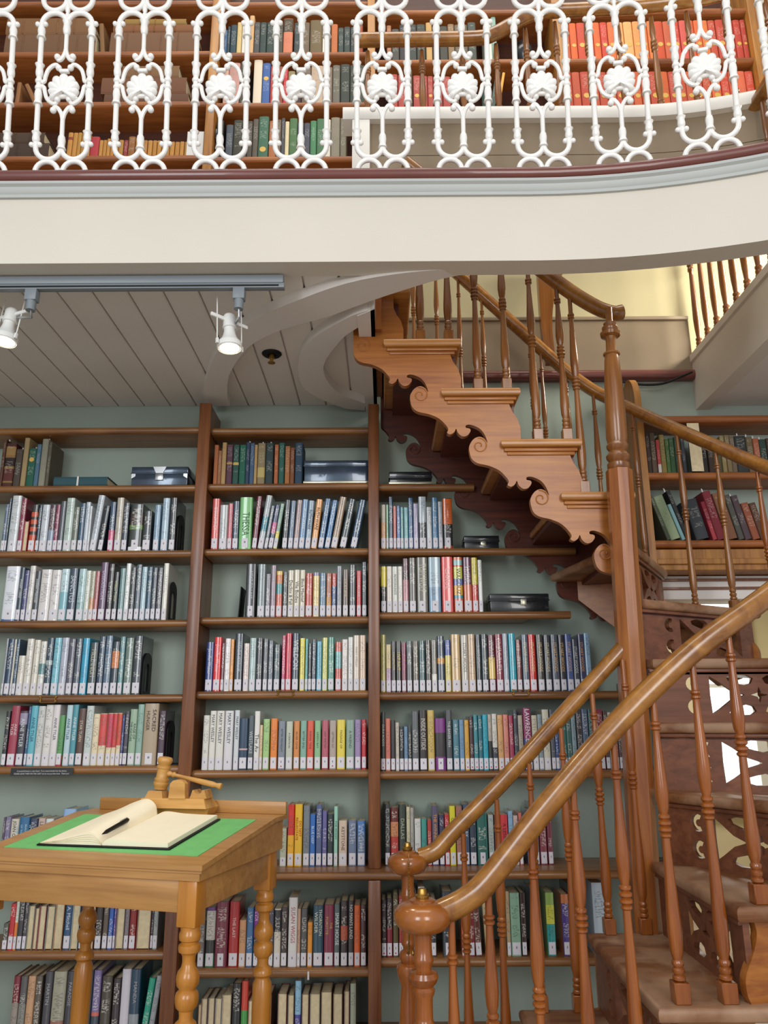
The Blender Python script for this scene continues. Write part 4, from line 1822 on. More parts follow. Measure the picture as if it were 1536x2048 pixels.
row('''8 66 740 7c2436 c9a9088@.62
70 130 740 59595a c8a8a84@.6 c59595a@.75
134 200 740 c89b76
204 262 740 5c544c
285 352 700 474750 TMARTIN|a8a8ac|.5|.7
358 472 700 a7a491 c9a6a5a@.35
480 542 700 3f3f4a TPARADISE|a8a8ac|.5|.7
546 622 690 c7c0bc
630 706 690 3f5058
712 780 690 7d6f9f cd06a58@.45 c3a4a58@.40
790 880 740 4a443c
890 955 760 3a3038
962 1040 680 cfcbd6 P
1044 1130 680 23435c c8f969e@.42 TMANDA|a8a8ac|.4|.7
1140 1196 760 149a80 t7
1204 1252 740 9a9fa6 t7''', *C6, 1790, ltop('left', 1), 3.262, 'lowest visible shelf, left bay', .55, dmax=.2, low=True)

B8 = ((390, 950), 3.357)
row('''103 150 148 d8605c TCOLUMNEY|f0e0dc|.6
155 209 190 b4b8ba
211 242 180 c05a63
244 286 165 2f4258
290 374 140 7cbd78 TTHESSA|2f5a34|.72|.48
378 412 135 6a1f33 t4
416 456 130 a9b0b5 t8 cb0b8bc@.32 c2f7f90@.6
462 484 200 6f7a84 t8
487 520 195 2a3560 t8 c2a3560@.35 cb84a80@.6
521 548 185 7fa08a t8 cd8c84a@.38
580 616 160 3a3f44 t3
620 654 165 5a7088 t3 TRUTH_WARE|d8e0e8|.5
656 690 160 a88f8c t4
693 731 158 6f93b8 t4 TRUTH_WARE|e8f0f4|.6
735 772 165 8fa3b5 t4 TRUTH_WARE|3a4a5a|.6
776 815 158 e8a868 t6 TRUTH_WARE|3a2a22|.65
822 860 155 4a6f96 t8
866 902 165 4577a8 t9
908 952 145 a8917b t10
966 1012 160 3c4a52 t11
1038 1084 165 2f4f6e t11''', *B8, 486, top('middle', 2), YF, 'second shelf of middle bay')
row('''332 400 590 34373c TNEXT_TO_LAST|c8c8c8|.4
412 464 592 7f8c8e
468 500 658 7d7a82
502 535 600 9a8794
540 580 640 e8c060 cd86a58@.50 c3f9a9a@.72 cd98048@.92
585 616 645 4a4d50
619 657 635 d8d0bc TDecline_&_Fall|2a2a2a|.75|.52
660 697 632 dad3c0 TVile_Bodies|2a2a2a|.8|.52
700 734 633 d6ceba TBlack_Mischief|2a2a2a|.75|.56
738 785 655 b84a3c
790 831 650 8f86a4 ce8d090@.92
835 876 655 5f7f9a
879 914 657 a8623f cc8882a@.45
917 945 657 c23a3a c3a5a8a@.7
950 983 608 8d929a
990 1028 632 6a5a50 TGOLDEN|d8c8a8|.6
1034 1078 600 4f5356
1084 1115 640 c83a3e TLIZA_CODY|f0dcdc|.5
1120 1153 582 38444c''', *B8, 946, top('middle', 3), YF, 'third shelf of middle bay')
row('''60 112 1103 2b3f7c TJennifer_Weiner|d8dcea|.55
114 164 1070 e02a2a TJennifer_Weiner|f4dada|.55
167 187 1110 6a3540
190 226 1080 e8e4e4
228 250 1085 e3963c
256 312 1047 2f3a46 TWENDY_PERRIAM|c8d0d8|.5
318 354 1113 e2d0c8
357 400 1077 a9c0bf
404 445 1077 3f4146
450 482 1083 5c5f66
485 518 1095 5a6472
523 565 1122 4a5a60
577 600 1060 c0406a
603 641 1047 d03a4c
646 692 1047 3f4c5c TWELDON|e4e4e8|.9|.62
699 732 1080 e0d24a
736 754 1085 4fa0a0
757 778 1115 3a3a40
781 808 1088 3f4a5a
813 848 1103 5aa9c0
852 886 1078 d3d27a
890 932 1075 4f8f80
940 980 1107 cf6a5a ccf5a50@.45 c7fb9b9@.8
985 1023 1090 e0d6d0
1027 1060 1075 d9d9d6
1064 1102 1063 ddd0c0 TMARY_WESLEY|a89888|.5
1105 1146 1063 dcc0a6''', *B8, 1432, top('middle', 4), YF, 'fourth shelf of middle bay')
row('''40 81 1608 e3e0d6
84 125 1578 e6e3da TMARY_WESLEY|3a3a44|.62|.70
128 180 1578 e4e1d8 TMARY_WESLEY|3a3a44|.55|.70
185 243 1578 dfdde0 TMARY_WESLEY|3a3a44|.5|.70
251 285 1575 d5dade TMARY_WESLEY|3a3a44|.62|.70
288 345 1630 23405c c23405c@.38 cd0b0b0@.41 P
348 384 1612 4f5a60 TWESTLAKE|c8d0d4|.75|.5
388 424 1582 e8e6e0 TThe_Av|3a3a3a|.8|.45
427 445 1675 e3c9a0
449 492 1635 a6cf86
500 546 1632 ec8530
552 600 1650 7f8896 D TAFTER_MIDNIGHT|3a3f48|.36
604 650 1652 c3c8b6 TA_DEATH_IN|3f443a|.36
657 697 1650 d88a45 TSILVER_COVE|5a3a20|.36
702 745 1648 82b09f TBITTER_END|3a4f48|.36
748 793 1648 e2583e TRISING_TIDE|7a2a20|.36
798 840 1648 8cbf8f TGREEN_BAY|3a5a40|.36
848 893 1645 b95a6c TLAST_WATCH|5a2a34|.36
900 946 1648 b3a39a D TLETTING_GO|5a4f48|.36
951 1006 1643 ead54a TPASSAGE_OF|6a6020|.36
1013 1068 1645 8fa89a TA_FRIEND|3f4f48|.36
1072 1113 1643 9d86b3
1118 1150 1643 c22f38''', *B8, 1975, top('middle', 5), YF, 'fifth shelf of middle bay')
B3 = ((550, 1580), 2.648)
row('''22 56 200 b9c0a8
62 96 75 d8352c cf0b429@.50
99 140 72 f0c02c kc03020 TDO_NOT/RESUSCITATE|b83020|.7
145 180 80 7d858c
182 210 125 2f6fc0 TBLUE_DEEP|c8dcf0|.6
214 245 75 5a6690
248 272 108 6a66a0
275 306 125 2e3d3f
310 330 85 9fd3c0 TFOR_WHOM|2f6a5a|.6
336 380 160 d9c3b0 TKEYSTONE|6a4f48|.5
388 430 160 6f7f9f
435 478 162 4f7fc0 c6a82a8@.7''', *B3, 402, LEDGE, 3.33, 'ledge, middle bay beside the desk', 1.0)
B2 = ((380, 1760), 4.042)
row('''50 104 350 6f6a68
112 186 235 6a3a80 c3f8058@.22 c2a3030@.45 ccfccc4@.94
190 290 190 7a2f45
300 380 190 b0282c TTHE_LAST|e8d0c8|.4
386 440 340 d09a6c
444 498 240 3f6f9f
502 550 240 3a2a4a c2e2830@.5 c7a2088@.95
554 620 240 c0b0a0
626 666 250 4a4a58
670 724 250 d9d2c4 cd9d2c4@.60 c33363c@.98
728 778 240 453a3c
786 858 160 e0dedc TSUSAN_WIGGS|b05868|.6|.60
862 886 250 c79f86
889 940 250 54575a
945 984 360 e8952f
988 1072 225 2a4f63 TTHORNTON/WILDER|d8dcc8|.75|.72
1078 1158 220 84304a TTHE/FORSYTE|d0b070|.6|.66
1162 1206 215 5a6a6c TSMART_HOUSE|e4e8e8|.85
1214 1272 190 3d3238 c3d3238@.40 cc05a40@.62
1277 1322 190 38383e TNO_MAN'S_LAND|d8d8d8|.7|.68
1326 1374 225 e0662f
1378 1424 220 4a3038''', *B2, 722, ltop('middle', 0), 3.262, 'first shelf below ledge, middle bay', .9, dmax=.2)
row('''40 60 1010 b07a4a R
62 112 960 6a4a48 R
118 172 955 5a4038 R
176 228 960 8a8a88 R
232 306 930 a89888 R
314 386 840 24282c N
390 444 820 c8402f c3f9a48@.55 P N
448 508 980 7a3a38 R
514 580 940 8a5a44 R
590 640 930 7a4a3a R
692 768 920 6a3a30 R
776 828 930 6a5a50 R
834 884 820 8fbfdc c4a4a9a@.48 N
890 950 925 5a3a34 R
958 1042 920 7a746a R
1050 1140 905 6a4a30 R
1150 1228 920 6a4a3a R
1240 1286 900 6a3a40 R
1292 1340 840 a8b09a N''', *B2, 1620, ltop('middle', 1), 3.262, 'lowest visible shelf, middle bay', .5, dmax=.2, low=True)

B1 = ((750, 950), 3.072)
row('''36 68 170 a9a08c cc08a58@.6
70 84 170 7faf8f
86 112 122 26405a
114 132 178 c96a5a
135 157 178 3a66a0
159 177 185 6aa0a0
180 206 188 6fb0b4
208 236 130 3a5f8a
239 268 165 b0a8c4
272 318 122 b7c3cc c4a5058@.5 cb7c3cc@.56
321 353 185 c9ced0
356 390 128 4f80a8
393 419 153 aab0ba
423 480 133 2a2a2c ca84a30@.05 c2a2a2c@.48 ce06a28@.99''', *B1, 440, top('right', 2), YF, 'second shelf of right bay')
row('''36 70 538 2e2c26 c2e2c26@.55 ce3cf3a@.99
73 106 540 d8cfc4
108 141 540 cfd2c8 TREWORKINGS|5a6058|.55
143 171 540 ded9d0
174 208 492 6a4a52 cc08890@.6 c4a3a40@.75
212 255 488 66645f
259 328 485 6f6d62 TTOM_WOLF|c9c4b0|.85|.62
334 408 485 a3bbc8 c7a9ab4@.45
416 484 483 e8605e TCAROL|f4d0d0|.55
490 544 485 d9704a ccf6a50@.24 c3f8f9f@.30 ce0a838@.48 c6f7fb8@.60 ccfd060@.82 cc84038@.85 c8fc0bc@.95 TWAGOUZ|3a4a4a|.6|.55
549 600 487 6a3f5a cc8684a@.5
602 638 488 d8c84a cc83a38@.50
642 666 503 dfe1de''', *B1, 820, top('right', 3), YF, 'third shelf of right bay')
row('''34 66 970 b3a957
69 100 1030 c9b37a cb090a8@.5
103 129 1010 2e2b2f TMANEATER|c8b890|.6
132 162 1010 33332c TLIVE_BAIT|d8c070|.8
165 194 1018 7a2d45 TCORNISH|d890a8|.7
197 231 1010 5f6668
235 271 1010 6d6458
274 312 1008 3f5f62
315 348 1005 453f3a
352 384 1005 8f8a80 ce0dcd0@.34
388 432 980 3d4a5a cd89a40@.6 c3d4a5a@.50
436 471 1005 4a5a9a cd8c870@.7
475 530 970 cfae7a
536 578 975 c4beb0 TSTUART_WOODS|6a6a68|.6
580 623 970 c9ac8c
628 660 972 3a4248 TSHORT_STRAW|c8ccd0|.6
663 703 970 3f4a4f
706 746 975 6e3f48 ce0c06a@.60 c6e3f48@.22
750 794 970 8a3548
797 830 967 9aa3b0
834 876 967 2fa3b8
879 910 1005 7a4440
915 955 975 5a6a7a TSTUART_WOODS|d8c8a0|.6
958 1001 973 c62d2c TSTUART_WOODS|e0c080|.6
1006 1048 975 4a4644 TSTUART_WOODS|d8c8a0|.6
1054 1093 977 4a4f55 TSTUART_WOODS|d8c8a0|.6
1098 1142 975 5a6270 TSTUART_WOODS|e0b070|.6
1146 1184 977 3f4044 TSTUART_WOODS|e0b070|.6
1187 1228 972 5a6a9f TSTUART_WOODS|e0c0a0|.6
1231 1266 1005 4f5560 TSTUART_WOODS|d8d8d8|.6
1269 1304 975 4a4a6a TSTUART_WOODS|e0a060|.6
1308 1342 967 8fb0cc''', *B1, 1322, top('right', 4), YF, 'fourth shelf of right bay', .9)
row('''31 64 1450 2f3434 TDURA_BODDS|c8c8b8|.6 D
66 96 1490 d0705a
98 126 1500 2a2226 P
129 150 1515 c9c0b0
153 178 1540 22262c
181 204 1540 6a8fb0
206 226 1530 3a3a3a
230 272 1447 5f6468
276 324 1440 2a2020 TINSIDE_OUTSIDE|d8d0c8|.7
328 370 1440 d0b25c
374 438 1490 7a2a80 c7a2a80@.26 c2a2426@.72 P
442 481 1440 4a4e52 TTHE_BAKER_FISH|d8d8d8|.5
485 522 1500 4a7f8f
525 554 1500 6a92b4
557 585 1502 d9a33c D
588 611 1480 4a3038 D
614 640 1470 3a8a94 D
643 668 1475 2f6f7c D
671 702 1470 25a9c0 D
705 727 1468 b9b0a3 c2a2a2c@.52 D
730 760 1465 d9d6cc c3a4050@.4 D
764 798 1472 d9a56a D
801 832 1470 d98a7a D
835 862 1475 a83a58 D
865 889 1442 40454f
893 922 1475 b0a595
926 974 1430 8a2a5a c3a4a8a@.5 TLAWRENCE|e8e0e8|.75|.72
978 1012 1475 c9c0a8
1015 1042 1470 8a9a9f
1046 1088 1440 d3cdb8
1092 1116 1440 5a5f6a
1119 1139 1500 3a4f8a
1142 1164 1500 5a80b0
1167 1189 1500 2f7a70
1192 1222 1470 4a6f6a
1225 1252 1470 8fa6ad
1256 1290 1440 4a4248
1293 1330 1440 5a6a85
1334 1370 1440 2f5a5a
1374 1424 1440 8a3040
1428 1452 1450 5a4038
1455 1475 1460 cfc4ae
1478 1508 1465 8a4a40
1511 1535 1460 5a4a4e
1540 1575 1460 3a3a48''', *B1, 1812, top('right', 5), YF, 'fifth shelf of right bay', .75)
row('''550 580 70 6e3038
583 611 70 3d4246
614 655 88 6a2a26 c6f8f70@.15 cb83a34@.5 cd08a5a@.75
659 695 72 38423a TDALLAS|a8b098|.6
699 718 85 cfc8a8
720 738 90 aaa8a0
742 776 148 d8d8d4
779 808 150 3f9a90
811 832 155 b84038
835 870 80 5a5470 TTHE_WINNING|e0a050|.6
874 901 128 3a3a5a
904 928 125 c83038
931 962 82 e0d82a TCITY_UNDER|3a3a20|.6
966 1000 85 a87060
1004 1034 72 3a5070 TA_DARK|c8d0d8|.6
1037 1072 72 2f3f50
1076 1132 120 24685f
1138 1166 130 a9b4ae
1170 1198 130 6a3028
1204 1243 130 d32f36 TA_LESSON|5a1a1a|.6
1246 1270 110 8fb8d8
1273 1298 135 d0b8b0
1301 1318 120 d8685a
1342 1366 105 3a4a70
1369 1406 70 6a6068
1410 1448 70 8a3a48
1452 1480 90 7a3040''', *B3, 397, LEDGE, 3.33, 'ledge, right bay behind the newel knobs', .6)
B4 = ((740, 1740), 3.072)
row('''66 101 180 3a3436 D
104 138 170 3a2c34 c8a2c3c@.5 D
142 176 150 5a5030 D
180 206 150 a03030 D
230 290 120 3a3030
302 342 100 d8d4cc
346 372 150 c9b8a0
376 410 170 3a3f46
450 516 130 35404a D
566 604 300 d8602f
608 648 240 8a3038
652 692 240 6a3a34 t-3
716 772 180 c9b488 t-3
848 870 130 b8a07a
874 934 140 8cb39a
938 970 140 3f2a28
1006 1048 120 7a80a0
1098 1150 140 8fae5a c2a9a98@.5 cd0d04a@.8
1194 1240 150 c8784a c4a3a8a@.85
1244 1286 90 4a4a52
1392 1468 80 c3d3e0''', *B4, 530, ltop('right', 0), 3.262, 'first shelf below ledge, right bay', .35, dmax=.2)

flush_books(296, 'library_book', 'book', 'library_books', 'remaining spines partly hidden behind desk, stair rails and balusters on the lower shelves', 'books on the %s')

# old cloth and leather books on the top shelf
OLD = dict(mat='cloth', inka=.16, lab=0, name='old_book', cat='old book', dmin=.12, dmax=.15)
row('''-20 4 110 5a3a2a s.012
8 84 140 4a2420 c4a2420@.08 c8a6a3c@.12 c5a2a24@.40 c8a6c40@.46 c2a1a1e@.66 c8a6a3c@.72 c9a7848@.92
88 140 185 4a4038 s.014
146 184 100 a08a62
188 246 180 1f5a48 O.7 s.014
250 282 150 4a6a80 s.01
286 334 110 8a8878 s.012
338 362 135 5a5446''', (0, 850), 3.84, 470, top('left', 1), YF, 'top shelf of left bay', **OLD)
row('''78 102 140 b06a42
104 124 175 9a6a48
126 152 125 b09060
156 192 138 5a3a48 cb8905a@.55 c5a3a48@.5 s.008
196 232 140 2a5048 cc0a860@.55 c2a5048@.48 s.008
235 274 140 1f5f4c s.008
276 298 125 2f3f58 s.014
300 326 130 3f5a78 s.01
328 345 140 b08f60
348 394 130 8a7a5a cb8a468@.4 c8a7a5a@.16 s.014
398 444 130 2f3f40 s.014
452 476 140 a8603a
480 513 130 255a50 s.01
518 548 150 a0683a s.008
551 576 160 7a4a30
580 626 130 2a4258''', (400, 840), 3.072, 380, top('middle', 1), YF, 'top shelf of middle bay', **OLD)

# gallery: upright books behind the railing
GY = 3.318
row('''470 503 930 b8823c s.016 cb8823c@.7 c8a3a2a@.82
506 538 930 b8823c s.016
541 566 930 b08038 s.016
569 596 935 a87838 s.016
600 632 940 b8823c s.014
636 696 960 a83238 P
700 725 985 b8823c s.016
728 752 985 b07a34 s.016
755 778 975 b8823c s.016
781 806 960 b07a34 s.03
810 836 1010 b8823c s.016
840 872 985 a87a3a s.016
876 904 985 8a3436 s.016
907 955 960 8a5a2a s.016
960 986 985 b07a34 s.012
989 1015 990 b8823c s.012
1018 1045 990 a87030 s.016
1049 1080 990 b8823c s.02
1084 1112 990 b07a34 s.02
1116 1146 990 b8823c s.02
1150 1176 1000 a87030 s.016
1180 1204 1000 b07a34 s.016
1208 1240 1000 b8823c s.02
1244 1276 1000 b07a34 s.02
1280 1308 1000 b8823c s.02
1312 1342 1000 a87a3a s.02''', (0, 0), 3.572, 1105, UP[1] + .012 + .017, GY, 'low gallery shelf left of the oak upright', **OLD)
U7 = ((400, 0), 4.267)
row('''185 225 230 3a5a7a
228 248 200 2f4048
252 304 185 2a4048
308 346 165 c9b078 s.01
350 408 140 d8d0c4
412 452 110 c9a070
456 503 168 4a4a4a s.01
506 560 168 33403c s.01
564 624 168 33403c s.01
628 660 170 2a3038
664 702 180 4a4438
706 786 135 b06848 cc8785a@.62 c4a4030@.99
800 848 175 3a4444
852 930 170 6a5a48
936 1040 150 6a5a3c s.01
1044 1064 165 d8d0c0
1068 1114 180 5a4a3a
1118 1172 185 b8683a
1178 1224 215 3a4844
1228 1280 208 3a4440
1284 1330 215 3a4444
1334 1390 190 9a4a30''', *U7, 437, UP[3] + .017, GY, 'upper gallery shelf right of the oak upright', **OLD)
row('''190 230 560 c89a88
234 326 530 b88a80
330 396 515 4a4438
446 518 505 d9c8b0 P
522 588 530 3f5f98 O.62
592 636 555 b03a30
640 700 560 8a4a3a
704 740 560 b83038
744 804 600 8a7f58
808 860 590 3a2a2a
864 940 570 6a5a4a
944 1048 555 b8a088
1052 1126 570 7a6a5a
1130 1192 555 6a665a s.01
1198 1276 548 3a4038 s.008
1280 1336 555 3a4038 s.008
1340 1410 555 444a40 s.008''', *U7, 882, UP[2] + .017, GY, 'middle gallery shelf right of the oak upright', **OLD)
row('''208 268 1070 4a5058
272 348 1030 3c3c30
352 388 1065 3f4450
392 436 1040 4a443c
440 486 1025 5a5246 s.01
490 574 1005 3f6650 O.2 s.012
580 640 1040 a8683f
644 682 1030 6a5a48
686 714 1015 4a4a50 s.012
718 752 1045 d8c8a0
756 822 1020 4f7048 s.01
826 878 1060 555560
882 932 1060 4a4a54
936 988 1040 4a8058 s.008
992 1052 1025 4a7050 s.01
1058 1110 1030 d8d0c0
1115 1190 1015 8a8270
1194 1246 1020 7a7260''', *U7, 1357, UP[1] + .017, GY, 'low gallery shelf right of the oak upright', **OLD)
U8 = ((700, 0), 3.657)
row('''270 303 155 a06a48
307 360 180 4a4a44
364 424 150 3a3a3a
428 488 145 3f4440
492 554 145 44483f
560 604 135 c09a60
608 656 160 4a4440
660 718 160 45453c
722 768 145 8a7050
772 866 150 6a6050
870 928 135 4a5048
1000 1043 110 e0e0d0 P
1046 1080 95 8fb0a0''', *U8, 415, 4.822 + .017, GY, 'shelf with the dark vase, above the parapet', **OLD)
row('''300 350 540 a8483f
354 400 545 a8483f
404 460 505 5a4a3a
466 518 550 a8483f O.4
521 570 555 a8483f O.4
573 612 555 a8483f O.4
616 680 560 98403a
684 740 560 a8483f
744 800 560 6a5a4a
1000 1020 505 7fa89a
1024 1060 525 4a5a50 t10
1074 1094 530 e0a850 t10 P''', *U8, 800, 4.515 + .017, GY, 'shelf just above the white parapet curb', low=True, **OLD)
V2 = ((1100, 0), 3.523)
reds = ['c8402c', 'd05030', 'c8382a', 'e0803f', 'd86838', 'e8a868', 'e8a868', 'd8703f', 'c84a30', 'd05034']
rl1 = ['c4603f', 'd86838', 'c8503a', 'd8603a', 'd86838', 'c84838', 'd8703f', 'e8a868', 'e8ac6c', 'e09858', 'd8783f', 'd8783f', 'c8502f', 'c4603f', 'c84a38', 'd05a50', 'd8603a', 'd86838', 'd87840', 'be5038', 'ba4632', 'ba4632', 'b84230', 'b04030', 'a83c2c', 'a83c2c']
txt = ''
x = 105
for i, c in enumerate(rl1):
    w_ = 52 if i not in (2, 7, 8, 12, 14, 20, 21) else 64
    txt += f'{x} {x + w_ - 4} {170 - i * .8} {c} O.40\n'
    x += w_
row(txt, *V2, 432, 4.822 + .017, GY, 'upper shelf of red volumes', **OLD)
rl2 = ['bc5038', 'c0583c', 'b84a36', 'bc543a', 'b85038', 'c8643c', 'b84a36', 'c0523a', 'c8603a', 'bc5838', 'b84a34', 'cc6030', 'b84634', 'be5034', 'c05c40', 'b84c38', 'be5638', 'd86838', 'c84830', 'd05838', 'd86a48', 'c84a34']
txt = ''
x = 112
for i, c in enumerate(rl2):
    w_ = 70 if i in (2, 10, 11, 17) else 60
    txt += f'{x} {x + w_ - 4} {490} {c} O.34\n'
    x += w_
row(txt, *V2, 745, 4.515 + .017, GY, 'lower shelf of red volumes', **OLD)
# bookcase above the doorway
R5 = ((1280, 820), 6.0)
OLD2 = dict(OLD)
row('''100 150 220 3a2a24
155 215 220 5a4a3a
225 265 300 b8484a cd8d0c8@.25
270 330 240 8a7a40
334 378 290 4a6a38
382 440 280 3a5a3a
444 520 270 2f4a3a
524 570 260 3a4048
740 830 240 2a2420
836 910 260 3a2c22
914 1000 300 4a4a30
1004 1056 260 8a7a50
1060 1116 250 7a6a48
1120 1178 260 6a5a48
1182 1316 260 2a3030 s.02
1322 1398 270 6a5a40 s.02
1402 1474 290 a0583a s.02
1478 1560 300 2a4038 s.02
1564 1640 290 4a3a30''', *R5, 692, 2.530 + .018, 3.335, 'upper shelf above the doorway', **OLD2)
row('''330 372 980 4a5240 t-17
378 500 1000 8a9a78 t-17
508 552 1090 7aa0a4 t-17
558 610 930 26282a t-17 s.02
680 842 1040 3a3f44 t-12
880 930 1060 8a2434 t-12 cb04048@.5
936 1040 940 7a2430 t-12 s.02
1052 1180 960 7a5038 t-12
1190 1262 980 4a4a44 t-12 s.015
1270 1352 990 4a3a40 t-12 s.015
1360 1450 1080 8a4a30 t-12
1458 1540 1080 5a3a2a t-12''', *R5, 1515, 2.214 + .018, 3.335, 'lower shelf above the doorway', **OLD2)
flush_books(400, 'old_book', 'old book', 'old_books', 'old books', 'old books on the %s')


# volumes lying flat: spine towards the room
def flat_book(x0, x1, z0, z1, y0, d, col, label, bands=0, cat='old book', mat='cloth', group=None, strap=None, tilt=0):
    L, H = x1 - x0, z1 - z0
    c = lin(col)
    root = thing('flat_volume', label, cat, (x0, y0, z0 + .0006), R(tilt), group)
    bm = shell_bm()
    t = min(.005, H * .12)
    boxf(bm, 0, L, .004, d, 0, t, c)
    boxf(bm, 0, L, .004, d, H - t, H, c)
    n = 8
    prof = [(H * (1 - math.cos(math.pi * i / n)) / 2, .008 * (1 - math.sin(math.pi * i / n) ** .7)) for i in range(n + 1)]
    xs = [0, L]
    for i in range(bands):
        q = L * (i + 1) / (bands + 1)
        xs += [q - .004, q + .004]
    xs = sorted(xs)
    rows = [[bm.verts.new((xx, p[1] - (.003 if 0 < k < len(xs) - 1 and False else 0), p[0])) for p in prof] for k, xx in enumerate(xs)]
    for r in range(len(xs) - 1):
        for i in range(n):
            f = bm.faces.new((rows[r][i], rows[r + 1][i], rows[r + 1][i + 1], rows[r][i + 1]))
            f.smooth = True
            colour(bm, [f], c)
    me = bpy.data.meshes.new('cover')
    bm.to_mesh(me)
    bm.free()
    me.materials.append(M_[mat])
    o = bpy.data.objects.new('cover', me)
    COL.objects.link(o)
    o.parent = root
    if bands:
        lm = paint('leather_band', col, .6, .3, .15, 30)
        for i in range(bands):
            k = MB()
            q = L * (i + 1) / (bands + 1)
            k.tube([(q, -.001 + .008 * (1 - math.sin(math.pi * j / 8) ** .7), H * (1 - math.cos(math.pi * j / 8)) / 2) for j in range(1, 8)], .0032, 6)
            k.build('raised_band', lm, root, (0, 0, 0))
    k = MB()
    k.box(.004, L - .004, .010, d - .004, t, H - t)
    k.build('pages', M_['pages'], root, (0, 0, 0))
    if strap:
        k = MB()
        k.box(L * strap - .004, L * strap + .004, -.0012, d * .9, H, H + .001)
        k.box(L * strap - .004, L * strap + .004, -.0022, -.0010, 0, H + .001)
        k.build('white_tape', M_['card'], root, (0, 0, 0))
    return root


def flat_px(u0, u1, vt, vb, Y, zs=None):
    a, b = on_y(u0, vb, Y), on_y(u1, vb, Y)
    h = on_y(u0, vt, Y).z - a.z
    return a.x, b.x, h


def pile(items, z, Y):
    for (u0, u1, vt, vb, col, label, bands) in items:
        x0, x1, h = flat_px(u0, u1, vt, vb, Y)
        flat_book(x0, x1, z, z + h, Y, .155, col, label, bands, group='large volumes lying in piles on the gallery')
        z += h + .001


pile([(8, 190, 57, 96, '6a4a30', 'large brown leather volume at the bottom of the upper left pile on the gallery', 4), (12, 183, 24, 56, '75502e', 'large brown leather volume on top of the upper left pile on the gallery', 4)], UP[3] + .029, 3.32)
pile([(218, 388, 62, 104, '6e4c32', 'thick brown volume at the bottom of the pile beside the oak upright, upper shelf', 4), (226, 391, 46, 61, '7a4c28', 'thin brown volume in the middle of the pile beside the oak upright, upper shelf', 3), (249, 372, 34, 45, '8a6a30', 'small mottled volume on top of the pile beside the oak upright, upper shelf', 3)], UP[3] + .029, 3.32)
pile([(208, 377, 178, 197, '5e3c26', 'dark brown volume at the bottom of the three-book pile, middle gallery shelf', 3), (202, 372, 145, 177, '6a4228', 'thick brown volume in the middle of the three-book pile, middle gallery shelf', 3), (244, 358, 121, 144, '765434', 'worn brown volume on top of the three-book pile, middle gallery shelf', 3)], UP[2] + .029, 3.32)
pile([(-30, 97, 276, 305, '3e2c20', 'dark brown ribbed volume at the bottom of the low pile at the left frame edge', 3), (-30, 89, 254, 275, '463222', 'dark brown ribbed volume on top of the low pile at the left frame edge', 3)], UP[1] + .029, 3.32)
# leaning boards and cards on the gallery shelves
def leaning(name, u0, u1, vt, vb, Y, z, col, label, cat, tilt, d=.10, mat='cloth'):
    x0, x1, h = flat_px(u0, u1, vt, vb, Y)
    b = dict(w=x1 - x0, h=h, d=d, col=col, mat=mat, lab=0, plain=1)
    M = Matrix.Translation((x0, Y, z + .0006)) @ Matrix.Rotation(R(tilt), 4, 'Y')
    emit_book(b, M, 'old_book', label, cat, 'old books on the gallery')
leaning('old_book', 201, 210, 40, 104, 3.335, UP[3] + .029, '7a5630', 'thin brown book leaning left against the upper left pile on the gallery', 'old book', -7)
leaning('old_book', 30, 38, 150, 197, 3.335, UP[2] + .029, '8a5c34', 'small brown book leaning open at the left end of the middle gallery shelf', 'old book', 0)
leaning('old_book', 70, 78, 150, 197, 3.335, UP[2] + .029, '8a5c34', 'thin brown book leaning left on the middle gallery shelf, far left', 'old book', -26)
for (u0, u1, vt, vb, Y, z, lb_) in ((60, 188, 176, 197, 3.46, UP[2] + .029, 'white paper card lying against the shelf back beside the three-book pile on the gallery'), (372, 405, 263, 312, 3.318, UP[1] + .029, 'white card standing beside the oak upright at the end of the small tan books')):
    x0, x1, h = flat_px(u0, u1, vt, vb, Y)
    k = MB()
    k.box(x0, x1, Y, Y + .002, z + .0006, z + h)
    tag(k.build('card', M_['card'], None), lb_, 'card')
x0, x1, h = flat_px(1383, 1407, 840, 936, 3.325)
k = MB()
k.box(x0, x1, 3.322, 3.324, 2.5486, 2.5486 + h)
tag(k.build('card', M_['pages']), 'cream card standing before the dark books on the upper shelf above the doorway', 'card')
# black folder box at the upright
x0, x1, h = flat_px(419, 441, 240, 315, 3.318)
x0, x1 = -.855, -.817
t_ = thing('file_box', 'black file box with a strap standing right of the oak upright, low gallery shelf', 'file box', (x0 + .003, 3.318, UP[1] + .0176))
k = MB()
k.box(0, x1 - x0, 0, .15, 0, h, .004)
k.build('body', M_['dark'], t_, (0, 0, 0))
k = MB()
k.box(-.002, x1 - x0 + .002, -.004, .152, h * .30, h * .36, .001)
k.box(-.004, .004, -.006, .02, h * .5, h * .75, .002)
k.build('strap', M_['black'], t_, (0, 0, 0))
# vase
p = on_y(1049, 113, 3.36)
k = MB()
k.lathe([(.001, 0), (.022, .001), (.024, .008), (.018, .02), (.036, .05), (.050, .085), (.052, .105), (.046, .125), (.030, .14), (.026, .15), (.034, .158), (.030, .16), (.02, .15)], (p.x, 3.37, 4.8396), 20)
tag(k.build('dark_vase', M_['black']), 'small dark glazed vase on the gallery shelf under the curving oak handrail', 'vase')


